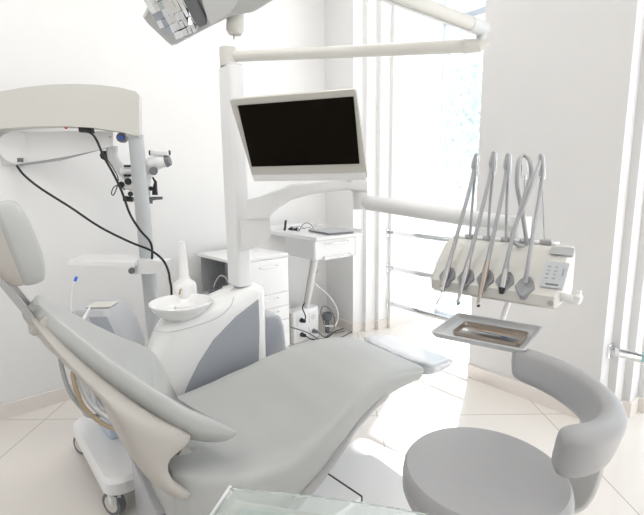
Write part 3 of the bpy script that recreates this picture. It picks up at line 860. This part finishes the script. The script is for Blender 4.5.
for x in (.03, GW - .03):
    for y in (.03, GD - .03):
        b = NB(); cyl(b, gp(x, y, gz - .03), gp(x, y, .06), .010, n=14); lg = obj('leg', b, CHROME, gt)
        b = NB(); cyl(b, gp(x - .01, y, .03), gp(x + .01, y, .03), .03, n=18); obj('castor', b, BLACK, lg)
b = NB(); prism(b, [gp(.01, .01, .28), gp(GW - .01, .01, .28), gp(GW - .01, GD - .01, .28), gp(.01, GD - .01, .28)], (0, 0, .012)); obj('lower_shelf', b, OFFW, gt)

# ------------------------------------------------------------------ cabinet by the left wall
CZ = .812
cn = P(234, 262, 2.78); cn = V((cn.x, cn.y, 0))
CXd = LW; CYd = NL                                   # along the front, towards the wall
cab = thing('drawer_cabinet', 'white drawer cabinet with open end compartment behind the column', 'cabinet', cn + CXd * .25 + CYd * .27)
CM = axes(cn, CXd, CYd, V((0, 0, 1)))
CL, CD = .42, .46
b = NB()
for (c_, s_) in (((CL / 2 + .01, CD / 2, .405 - .13), (CL - .02, CD - .01, .51)), ((CL / 2 + .01, CD - .01, .66), (CL - .02, .02, .28)), ((CL - .01, CD / 2, .66), (.02, CD, .28)),
                 ((CL / 2, .01, .66), (CL, .02, .28)), ((.2, CD / 2, .66), (.012, CD, .28))):
    box(b, c_, s_, CM)
obj('carcass', b, WHITE, cab, smooth=False)
b = NB(); box(b, (CL / 2, CD / 2, CZ - .011), (CL + .02, CD + .015, .022), CM); obj('top_board', b, WHITE, cab, bevel=.002)
b = NB()
box(b, (.10, CD / 2, .535), (.19, CD - .04, .006), CM); box(b, (.19, CD / 2, .66), (.006, CD - .04, .25), CM); box(b, (.1, CD - .024, .66), (.19, .006, .25), CM); box(b, (.1, .024, .66), (.19, .006, .25), CM)
obj('compartment_lining', b, MGREY, cab, smooth=False)
def front(z0, z1, nm, hz):
    b = NB(); box(b, (CL / 2, -.01, (z0 + z1) / 2), (CL - .006, .018, z1 - z0 - .003), CM); d_ = obj(nm, b, WHITE, cab, bevel=.002)
    b = NB(); tube(b, [CM @ V((CL * .42, -.02, hz)), CM @ V((CL * .44, -.04, hz - .006)), CM @ V((CL * .74, -.04, hz - .006)), CM @ V((CL * .76, -.02, hz))], .005, 8, 3); obj('handle', b, WHITE, d_)
front(.55, CZ - .024, 'door', .745)
for z0 in (.45, .35, .25, .15, .04): front(z0, z0 + .10, 'drawer', z0 + .07)
o = NB(); box(o, (.06, .17, .575), (.06, .09, .07), CM); tag(obj('storage_box', o, BEIGE, bevel=.004), 'small beige box inside the open end of the cabinet', 'box')
o = NB(); tube(o, [CM @ V(p) for p in ((.05, .36, .545), (.03, .30, .62), (.03, .22, .68), (.03, .14, .66), (.04, .12, .56), (.06, .3, .545))], .005, 8, 5); tag(obj('cable', o, HOSE_L), 'pale coiled cable inside the open end of the cabinet', 'cable')
o = NB(); box(o, (.05, .33, .555), (.07, .08, .03), CM); tag(obj('adapter', o, DGREY, bevel=.004), 'dark adapter lying next to the beige box in the cabinet', 'adapter')

# ------------------------------------------------------------------ wall table in the alcove
TC0 = P(315, 238, 3.12)
TZ = TC0.z
tb = thing('side_table', 'white wall mounted table with a drawer in the far corner', 'table', V((TC0.x, TC0.y, TZ - .25)))
TBM = axes(V((TC0.x, TC0.y, TZ)), -B2, A2, V((0, 0, 1)))       # x to the left/back, y to the right/back
b = NB(); box(b, (.29, .225, -.008), (.60, .45, .022), TBM); obj('table_top', b, WHITE, tb, bevel=.006)
b = NB(); box(b, (.59, .225, .02), (.012, .45, .05), TBM); box(b, (.30, .447, .012), (.58, .01, .03), TBM); obj('rim', b, WHITE, tb, bevel=.003)
b = NB()
for c_, s_ in (((.20, .005, -.09), (.36, .012, .14)), ((.20, .37, -.09), (.36, .012, .14)), ((.38, .19, -.09), (.012, .37, .14)), ((.20, .19, -.155), (.36, .37, .012))): box(b, c_, s_, TBM)
obj('drawer_case', b, LGREY, tb, smooth=False)
b = NB(); box(b, (.012, .19, -.09), (.02, .38, .135), TBM); dr = obj('drawer', b, WHITE, tb, bevel=.006)
b = NB(); tube(b, [TBM @ V((.0, .08, -.045)), TBM @ V((-.018, .1, -.05)), TBM @ V((-.018, .28, -.05)), TBM @ V((0, .30, -.045))], .005, 8, 3); obj('handle', b, CHROME, dr)
b = NB(); box(b, (-.012, .19, -.15), (.02, .24, .02), TBM); obj('lip', b, WHITE, dr, bevel=.006)
s1, s2 = P(316, 256, 3.35), P(304.5, 322, 3.72)
b = NB(); tube(b, [s1, s2], [.022, .020], 12); obj('strut', b, WHITE, tb)
b = NB(); tube(b, [s1 + V((-.03, 0, 0)), s2 + V((-.03, 0, 0))], [.006, .006], 8); obj('conduit', b, UPH_B, tb)
# things on the table
lt = thing('laptop', 'closed grey laptop lying flat on the wall table', 'laptop', TBM @ V((.2, .24, .003)))
LM = TBM @ T(.17, .28, .012) @ Matrix.Rotation(.12, 4, 'Z')
b = NB(); plate(b, LM, .30, .23, .012, .012); obj('base', b, DGREY, lt, bevel=.001)
b = NB(); plate(b, LM @ T(0, 0, .0085), .30, .23, .005, .012); obj('lid', b, MGREY, lt)
gl = thing('loupe_glasses', 'dark framed loupe glasses resting on the left of the wall table', 'glasses', TBM @ V((.46, .14, .003)))
GM = TBM @ T(.44, .13, .018)
b = NB()
for sx in (-.04, .04): tube(b, [GM @ V((sx + .022 * math.cos(a), .0, .002 + .014 * math.sin(a))) for a in [2 * PI * i / 16 for i in range(17)]], .003, 6)
tube(b, [GM @ V((-.018, 0, .004)), GM @ V((0, 0, .010)), GM @ V((.018, 0, .004))], .003, 6, 3); obj('frame', b, DGREY, gl)
b = NB()
for sx in (-.065, .065): tube(b, [GM @ V((sx, 0, .006)), GM @ V((sx * .95, .10, .01)), GM @ V((sx * .8, .14, -.012))], .0025, 6, 4)
obj('temples', b, DGREY, gl)
for sx in (-.035, .035):
    b = NB(); cyl(b, GM @ V((sx, -.03, .0)), GM @ V((sx, .0, .002)), .008, .011, 14); obj('lens_tube', b, BLACK, gl)
o = NB(); tube(o, [TBM @ V(p) for p in ((.36, .12, .01), (.34, .14, .06), (.30, .16, .075), (.27, .18, .05), (.28, .2, .01))], .003, 8, 5); tag(obj('cable', o, DGREY), 'thin dark cable arching up from the wall table beside the laptop', 'cable')
mk = P(277, 219, 3.35)
mk = TBM @ V((.535, .10, .0))
o = NB(); cyl(o, mk + V((0, 0, .003)), mk + V((.012, 0, .085)), .009, n=16); tag(obj('marker', o, BLACK), 'black marker standing on end at the left side of the wall table', 'marker')

# socket box and cables on the floor under the table
sb0 = G(294, 345); 
SBM = axes(V((sb0.x, sb0.y, 0)), LW, NL, V((0, 0, 1)))
sb = thing('socket_box', 'white floor standing socket box with plugged cables under the wall table', 'socket box', V((sb0.x, sb0.y, 0)) + LW * .13)
b = NB(); box(b, (.14, .06, .135), (.28, .11, .27), SBM); obj('housing', b, WHITE, sb, bevel=.012)
b = NB(); box(b, (-.012, .06, .13), (.02, .10, .24), SBM); obj('end_plate', b, UPH_B, sb, bevel=.004)
for (x, z) in ((.21, .19), (.08, .19), (.21, .07), (.08, .07)):
    b = NB(); plate(b, SBM @ T(x, .003, z) @ Matrix.Rotation(PI / 2, 4, 'X'), .085, .085, .008, .01); sk = obj('socket', b, WHITE_G, sb)
    b = NB(); cyl(b, SBM @ V((x, -.004, z)), SBM @ V((x, .0, z)), .024, n=24); obj('socket_face', b, LGREY, sk)
def plug(x, z, path, label, m=BLACK, r=.005, gname='plugs and leads at the socket box'):
    t = thing('power_cable', label, 'power cable', SBM @ V((x, -.02, z)), 0)
    b = NB(); cyl(b, SBM @ V((x, -.004, z)), SBM @ V((x, -.045, z)), .019, .014, 16); obj('plug', b, m, t, bevel=.003)
    b = NB(); tube(b, [SBM @ V(p) for p in path], r, 8, 6); obj('lead', b, m, t)
plug(.08, .07, ((.08, -.045, .07), (.12, -.10, .04), (.25, -.12, .03), (.40, -.06, .03), (.52, -.02, .012), (.65, .0, .012)), 'black plug and lead in the lower left socket of the box')
plug(.08, .19, ((.08, -.045, .19), (.075, -.06, .24), (.07, -.03, .30), (.11, -.01, .33)), 'black plug hanging below the table strut in the upper left socket')
plug(.21, .07, ((.21, -.045, .07), (.26, -.10, .03), (.36, -.10, .10), (.42, -.02, .18), (.36, .02, .25), (.30, .0, .20), (.33, -.06, .05), (.5, -.08, .012)), 'dark looping lead in the lower right socket of the box', DGREY)
o = NB(); tube(o, [s1 + V((.03, 0, -.1)), SBM @ V((.22, .02, .50)), SBM @ V((.40, .0, .33)), SBM @ V((.48, -.02, .18)), SBM @ V((.42, -.05, .08)), SBM @ V((.30, -.04, .10))], .006, 8, 6); tag(obj('cable', o, WHITE), 'white cable curving down from the wall table to the socket box', 'cable')
o = NB(); tube(o, [SBM @ V(p) for p in ((-.03, .0, .16), (-.05, -.05, .17), (.05, -.10, .12), (.18, -.14, .03), (.34, -.16, .012), (.5, -.14, .012), (.7, -.08, .012))], .005, 8, 6); tag(obj('cable', o, DGREY), 'dark cable trailing over the floor from the left side of the socket box', 'cable')
o = NB(); tb_ = SBM @ V((.40, .03, .0)); lathe(o, [(0, .13), (.035, .135), (.045, .16), (.045, .19), (.03, .20), (0, .20)], T(tb_.x, tb_.y, -.02 + .0), 20)
bm_ = o
cyl(o, tb_ + V((0, 0, 0)), tb_ + V((0, 0, .12)), .02, n=14); tag(obj('transformer', o, DGREY), 'dark round transformer among the cables right of the socket box', 'transformer')

# ------------------------------------------------------------------ microscope stand, left
MD = 2.42
st = thing('microscope_stand', 'grey and cream microscope stand with overhead beam by the left wall', 'equipment stand', G(160, 420) if False else V((P(158, 330, MD).x, MD, 0)))
pt, pb = P(135.5, 134, MD), P(154, 330, MD + .02)
pb0 = pb + (pb - pt) * (pb.z / (pt.z - pb.z)); pb0.z = .06
b = NB(); tube(b, [pt + V((0, 0, -.005)), pb, pb0], .038, 28); obj('pole', b, POLEG, st)
b = NB(); cx, cy = pb0.x, pb0.y
for a in (.5, 2.2, 3.9, 5.4):
    d = V((math.cos(a), math.sin(a), 0)); tube(b, [V((cx, cy, .09)), V((cx, cy, .075)) + d * .3], [.04, .025], 12)
obj('base_feet', b, LGREY, st)
for a in (.5, 2.2, 3.9, 5.4):
    d = V((math.cos(a), math.sin(a), 0)); w = V((cx, cy, .035)) + d * .29; s_ = V((-d.y, d.x, 0)) * .015
    b = NB(); cyl(b, w - s_, w + s_, .035, n=18); obj('castor', b, BLACK, st)
# arched beam
bt = [(139, 95), (136, 91.5), (120, 87.5), (100, 84.8), (75, 83.8), (50, 84.5), (25, 87), (0, 91.5), (-40, 101), (-80, 112)]
bb = [(-80, 136), (-40, 131), (0, 128.8), (30, 126.5), (60, 126), (90, 127.5), (120, 131.5), (132, 135), (139, 136.5)]
def beamdepth(x): return MD - .045 + (x - 140) * .0004
b = NB(); f0 = [P(x, y, beamdepth(x)) for x, y in bt + bb]
prism(b, f0, (-.02, .09, 0)); obj('beam', b, OFFW, st, bevel=.008)
b = NB()
rings = []
for x, y0, y1 in ((3, 138, 160), (8, 134, 163), (20, 132, 163.5), (40, 132, 161), (70, 131, 156), (98, 131, 150), (113, 131.5, 146)):
    Y = 2.46
    rings.append([P(x, y0, Y), P(x, y1, Y), P(x, y1, Y + .06), P(x, y0, Y + .06)])
loft(b, rings); obj('swing_arm', b, WHITE, st, bevel=.01)
b = NB(); loft(b, [[P(x, y0, 2.47), P(x, y1, 2.47), P(x, y1, 2.5), P(x, y0, 2.5)] for x, y0, y1 in ((20, 160, 166), (60, 156, 161), (108, 144, 148))]); obj('arm_underside', b, MGREY, st)
b = NB(); cyl(b, P(17, 148, 2.44), P(17, 148, 2.53), .083, n=36); obj('arm_pivot', b, WHITE, st, bevel=.008)
b = NB(); prism(b, [P(-30, 132, 2.44), P(10, 132, 2.44), P(16, 165, 2.44), P(-30, 166, 2.44)], (0, .05, 0)); obj('pivot_block', b, LGREY, st, bevel=.01)
b = NB(); prism(b, [P(17, 158, 2.44), P(22, 158, 2.44), P(22, 162, 2.44), P(17, 162, 2.44)], (0, .012, 0)); obj('port', b, DGREY, st)
b = NB(); cyl(b, P(16, 147, 2.453), P(16, 147, 2.462), .006); cyl(b, P(110, 137, 2.453), P(110, 137, 2.462), .006); obj('screws', b, MGREY, st)
kc = P(121, 137.5, 2.44)
b = NB(); cyl(b, kc, kc + V((0, .03, 0)), .026, n=10); kn = obj('adjusting_knob', b, DGREY, st, bevel=.004)
b = NB(); cyl(b, kc + V((0, -.004, 0)), kc, .012); obj('knob_cap', b, BLUE, kn)
b = NB(); prism(b, [P(78, 127, 2.36), P(91, 127, 2.36), P(92, 133, 2.36), P(79, 132, 2.36)], (0, .03, 0)); obj('cable_socket', b, BLACK, st, bevel=.003)
b = NB(); cyl(b, P(66, 127.6, 2.39), P(66, 127, 2.41), .008); obj('indicator', b, RED, st)
# tray shelf on the pole
b = NB(); prism(b, [P(68, 265, 2.22), P(134, 267, 2.26), P(142, 259, 2.45), P(86, 257.5, 2.55)], (0, 0, .022)); sh = obj('side_shelf', b, WHITE, st, bevel=.008)
b = NB(); prism(b, [P(128, 259.5, 2.34), P(166, 261.5, 2.34), P(163, 271, 2.34), P(152, 274, 2.34), P(132, 274, 2.34)], (0, .09, 0)); obj('shelf_clamp', b, WHITE, st, bevel=.006)
b = NB(); cyl(b, P(131.5, 271, 2.32), P(131.5, 271, 2.345), .016, n=20); obj('clamp_screw', b, DGREY, st)
# microscope
ms = thing('microscope', 'small white and black operating microscope hanging behind the pole', 'microscope', P(150, 205, 2.5))
MY = 2.50
b = NB(); tube(b, [P(112, 146, MY), P(113, 158, MY), P(120, 168, MY), P(127, 180, MY), P(131, 186, MY)], [.03, .028, .026, .022, .022], 16, 4); obj('hanger', b, LGREY, ms)
b = NB(); cyl(b, P(105, 155.5, MY - .02), P(105, 155.5, MY + .03), .026, n=10); cyl(b, P(105, 155.5, MY), P(112, 156, MY), .012); obj('tension_knob', b, BLACK, ms)
b = NB(); tube(b, [P(122, 171, MY), P(133, 171, MY)], .028, 20); obj('binocular_tube', b, WHITE, ms)
for yy in (166, 175.5):
    b = NB(); tube(b, [P(124, yy, MY - .03), P(131, yy, MY - .03)], .006, 10); obj('tube_band', b, BLACK, ms)
b = NB(); tube(b, [P(122, 176, MY), P(123, 183, MY), P(134, 187, MY), P(146, 190, MY)], [.02, .03, .025, .02], 16, 4); obj('body', b, WHITE, ms)
b = NB(); cyl(b, P(128, 181.5, MY - .03), P(128, 181.5, MY + .02), .018); cyl(b, P(121.5, 184.5, MY - .035), P(121.5, 184.5, MY + .02), .016); obj('focus_knobs', b, BLACK, ms)
b = NB(); tube(b, [P(124, 198.5, MY), P(133, 199.5, MY)], [.016, .014], 12); cyl(b, P(130.5, 194, MY - .02), P(130.5, 194, MY + .02), .014); obj('left_grip', b, BLACK, ms)
b = NB(); tube(b, [P(148, 176, MY), P(150, 166, MY), P(158, 162.5, MY), P(167, 161.5, MY)], [.035, .04, .036, .030], 20, 4); obj('optics_head', b, WHITE, ms)
b = NB(); tube(b, [P(166, 161.5, MY), P(170, 160.5, MY)], [.032, .026], 20); obj('lens', b, DGREY, ms)
b = NB(); box(b, (0, 0, 0), (.10, .05, .028), axes(P(160.5, 153, MY), V((1, 0, -.02)).normalized(), V((0, 1, 0)), V((0, 0, 1)))); obj('top_housing', b, WHITE, ms, bevel=.008)
b = NB()
for x in (151.5, 167.5): tube(b, [P(x - 2, 152.8, MY - .005), P(x + 2.5, 152.8, MY - .005)], .0135, 14)
obj('eyepieces', b, BLACK, ms)
b = NB(); cyl(b, P(153.5, 171, MY - .05), P(153.5, 171, MY + .0), .022, n=24); obj('side_knob', b, DGREY, ms)
b = NB(); tube(b, [P(152.5, 177, MY), P(155.5, 182, MY), P(154.8, 190, MY), P(155, 195, MY)], [.004, .008, .014, .016], 12); cyl(b, P(151, 188.5, MY - .02), P(151, 188.5, MY + .01), .012); obj('right_grip', b, BLACK, ms)
b = NB(); tube(b, [P(149, 199, MY), P(156, 198.3, MY), P(162.5, 198, MY)], [.012, .009, .008], 12); cyl(b, P(150.5, 203.5, MY), P(150.5, 198.5, MY), .012, n=12); obj('handle_bar', b, DGREY, ms)
b = NB(); tube(b, [P(147, 176, MY), P(146, 186, MY), P(147, 200, MY)], [.02, .024, .016], 14); obj('lower_body', b, WHITE, ms)

# cables
o = NB(); tube(o, [P(84, 130, 2.35), P(92, 134, 2.34), P(97, 141, 2.33), P(104, 157, 2.32), P(113, 173, 2.32), P(122, 192, 2.32), P(130, 214, 2.32), P(140, 230, 2.32), P(149, 240, 2.32), P(152, 248, 2.33), P(152, 259, 2.335)], .006, 8, 6)
tag(obj('cable', o, BLACK), 'black cable hanging from the socket under the cream beam down to the shelf clamp', 'cable')
o = NB(); tube(o, [P(17, 166, 2.43), P(24, 175, 2.40), P(40, 188, 2.38), P(70, 207, 2.35), P(100, 227, 2.33), P(130, 242, 2.32), P(150, 250, 2.32), P(162, 259, 2.31), P(168, 270, 2.31), P(170, 281, 2.31), P(171.5, 292, 2.31), P(172, 330, 2.31), P(172, 400, 2.31)], .006, 8, 6)
tag(obj('cable', o, BLACK), 'long black cable sagging from the swing arm pivot to the spittoon tower', 'cable')
o = NB(); tube(o, [P(106, 158, 2.46), P(113, 168, 2.44), P(118, 178, 2.44), P(117, 187, 2.44), P(113.5, 195, 2.44), P(111.5, 193, 2.44), P(114, 187, 2.44), P(119, 185.5, 2.44), P(125, 190, 2.44)], .0028, 6, 6)
tag(obj('cable', o, BLACK), 'thin black cable looped beside the microscope, left of the pole', 'cable')

# ------------------------------------------------------------------ scaler cart, behind the chair back
c1, c2 = G(86, 452), G(118, 512)
ux = V((c2.x - c1.x, c2.y - c1.y, 0)).normalized(); uy = V((-ux.y, ux.x, 0))   # uy to the far right
SM = axes(V((c1.x, c1.y, 0)), ux, uy, V((0, 0, 1)))
LC = (c2 - c1).length
def sp_(x, y, z): return SM @ V((x, y, z))
cart = thing('treatment_cart', 'wheeled white treatment cart with hoses standing behind the chair back', 'cart', sp_(LC / 2, .2, 0), math.atan2(ux.y, ux.x))
b = NB()
rings = []
for z, k in ((.098, .95), (.108, 1), (.155, 1), (.17, .95)):
    rings.append([sp_(LC / 2 + x, .135 + y, z) for x, y in rrect((LC + .12) * k, .36 * k, .07, 6)])
loft(b, rings); obj('base', b, WHITE, cart)
ca_ = az(205)
for (x, y) in ((0, -.01), (LC, -.01), (0, .27), (LC, .27)):
    b = NB(); cyl(b, sp_(x, y, .05) - ca_ * .014, sp_(x, y, .05) + ca_ * .014, .05, n=28); ca = obj('castor', b, DGREY, cart, bevel=.006)
    b = NB(); cyl(b, sp_(x, y, .05) - ca_ * .017, sp_(x, y, .05) + ca_ * .017, .034, n=24); obj('wheel_disc', b, OFFW, ca)
    b = NB(); box(b, (x + .01, y, .075), (.05, .04, .03), SM); obj('fork', b, WHITE, ca, bevel=.005)
b = NB(); box(b, (LC - .04, -.01, .10), (.04, .03, .02), SM); obj('brake', b, BLACK, cart, bevel=.004)
bx = sp_(LC * .35, .12, .23)
b = NB(); box(b, (LC * .33, .14, .235), (.22, .18, .14), SM); obj('water_bottle_case', b, BLUEBOX, cart, bevel=.02)
b = NB(); box(b, (LC * .70, .20, .34), (.12, .14, .36), SM); obj('support_column', b, WHITE, cart, bevel=.02)
# top console of the cart
tcx = P(104, 345, 1.86)
HM = axes(V((tcx.x, tcx.y, .0)), V((1, 0, 0)), V((0, 1, 0)), V((0, 0, 1)))
rings = []
for z, w, d, ox in ((.50, .23, .22, .02), (.60, .24, .23, .02), (.70, .21, .22, .01), (.775, .16, .19, .0), (.79, .14, .17, .0)):
    rings.append([HM @ V((ox + x, y, z)) for x, y in rrect(w, d, .03)])
b = NB(); loft(b, rings); obj('console', b, CARTG, cart)
b = NB(); prism(b, [HM @ V(p) for p in ((.0, -.100, .765), (.07, -.098, .765), (.12, -.116, .66), (.11, -.12, .62), (.05, -.12, .66))], (0, .012, 0)); obj('console_flank', b, PGREY, cart)
b = NB(); box(b, (.02, -.02, .795), (.10, .08, .006), HM); obj('label_plate', b, OFFW, cart, bevel=.002)
sx = P(72, 325, 1.72)
b = NB(); tube(b, [P(71.5, 324, 1.72), P(71.5, 312, 1.72)], .006, 12); obj('suction_holder', b, DGREY, cart)
b = NB(); tube(b, [P(71.5, 313, 1.72), P(71, 300, 1.72), P(72.5, 288, 1.72), P(75, 280, 1.72)], .0035, 10, 5); ej = obj('saliva_ejector', b, WHITE, cart)
b = NB(); tube(b, [P(75, 281, 1.72), P(76.5, 277, 1.72)], .0055, 12); obj('ejector_tip', b, BLUE, ej)
b = NB(); tube(b, [P(78, 317, 1.70), P(82, 323, 1.70), P(86, 328, 1.70)], .007, 12); obj('valve', b, BRASS, cart)
b = NB(); tube(b, [P(82, 322, 1.70), P(87, 313, 1.72), P(91, 305, 1.74)], [.009, .005, .003], 12); obj('syringe_tip', b, WHITE, cart)
b = NB(); tube(b, [P(72, 322, 1.72), P(76, 326, 1.71), P(82, 326, 1.70)], .004, 8, 4); cyl(b, P(89, 327, 1.68), P(89, 327, 1.70), .008); obj('fittings', b, DGREY, cart)
hs = [(COPPER, .0085, ((73, 372, 1.70), (75, 385, 1.68), (82, 404, 1.66), (95, 418, 1.64), (112, 428, 1.62), (128, 428, 1.62)), 'brown'),
      (HOSE, .0085, ((60, 350, 1.75), (63, 372, 1.74), (70, 392, 1.72), (82, 408, 1.70), (96, 416, 1.68)), 'dark grey'),
      (HOSE_L, .010, ((78, 368, 1.72), (82, 386, 1.70), (92, 405, 1.68), (108, 418, 1.66), (124, 422, 1.64)), 'pale'),
      (HOSE_L, .008, ((84, 372, 1.74), (90, 390, 1.72), (100, 407, 1.70), (114, 417, 1.68), (124, 418, 1.66)), 'pale'),
      (HOSE, .010, ((88, 378, 1.76), (96, 396, 1.74), (106, 410, 1.72), (120, 414, 1.70)), 'grey'),
      (HOSE_L, .008, ((92, 380, 1.70), (93, 398, 1.69), (99, 412, 1.68), (112, 421, 1.66), (126, 424, 1.64)), 'pale')]
for m_, r_, pth_, nm_ in hs:
    b = NB(); st_ = P(*pth_[0]); tube(b, [HM @ V((-.06, 0, .6)), st_ + V((.02, .02, .08))] + [P(*p) for p in pth_] + [sp_(LC * .75, .2, .35)], r_, 12, 6); obj('hose', b, m_, cart)

# ------------------------------------------------------------------ light
w = bpy.data.worlds.new('world'); sc.world = w; w.use_nodes = True
bg = w.node_tree.nodes['Background']; bg.inputs[0].default_value = (.96, .98, 1, 1); bg.inputs[1].default_value = 1.25
sun = bpy.data.lights.new('sun', 'SUN'); sun.energy = 5.5; sun.angle = math.radians(1.0); sun.color = (1, .97, .93)
so = bpy.data.objects.new('sun', sun); COL.objects.link(so)
sd = V((-.42, -1.0, -1.25)).normalized()
so.rotation_euler = sd.to_track_quat('-Z', 'Y').to_euler()
# unseen fill lights added under the ceiling to brighten the room
for i, (x, y) in enumerate(((-.8, 1.4), (.6, .2), (-1.4, .2), (.2, 2.6))):
    l = bpy.data.lights.new('ceiling_fill_light', 'AREA'); l.shape = 'SQUARE'; l.size = .6; l.energy = 5; l.color = (1, .97, .93)
    lo = bpy.data.objects.new('ceiling_fill_light', l); COL.objects.link(lo); lo.location = (x, y, HC - .03)
vs = sc.view_settings
vs.view_transform = 'Standard'; vs.look = 'None'; vs.exposure = 0.86; vs.gamma = 1; vs.use_curve_mapping = False
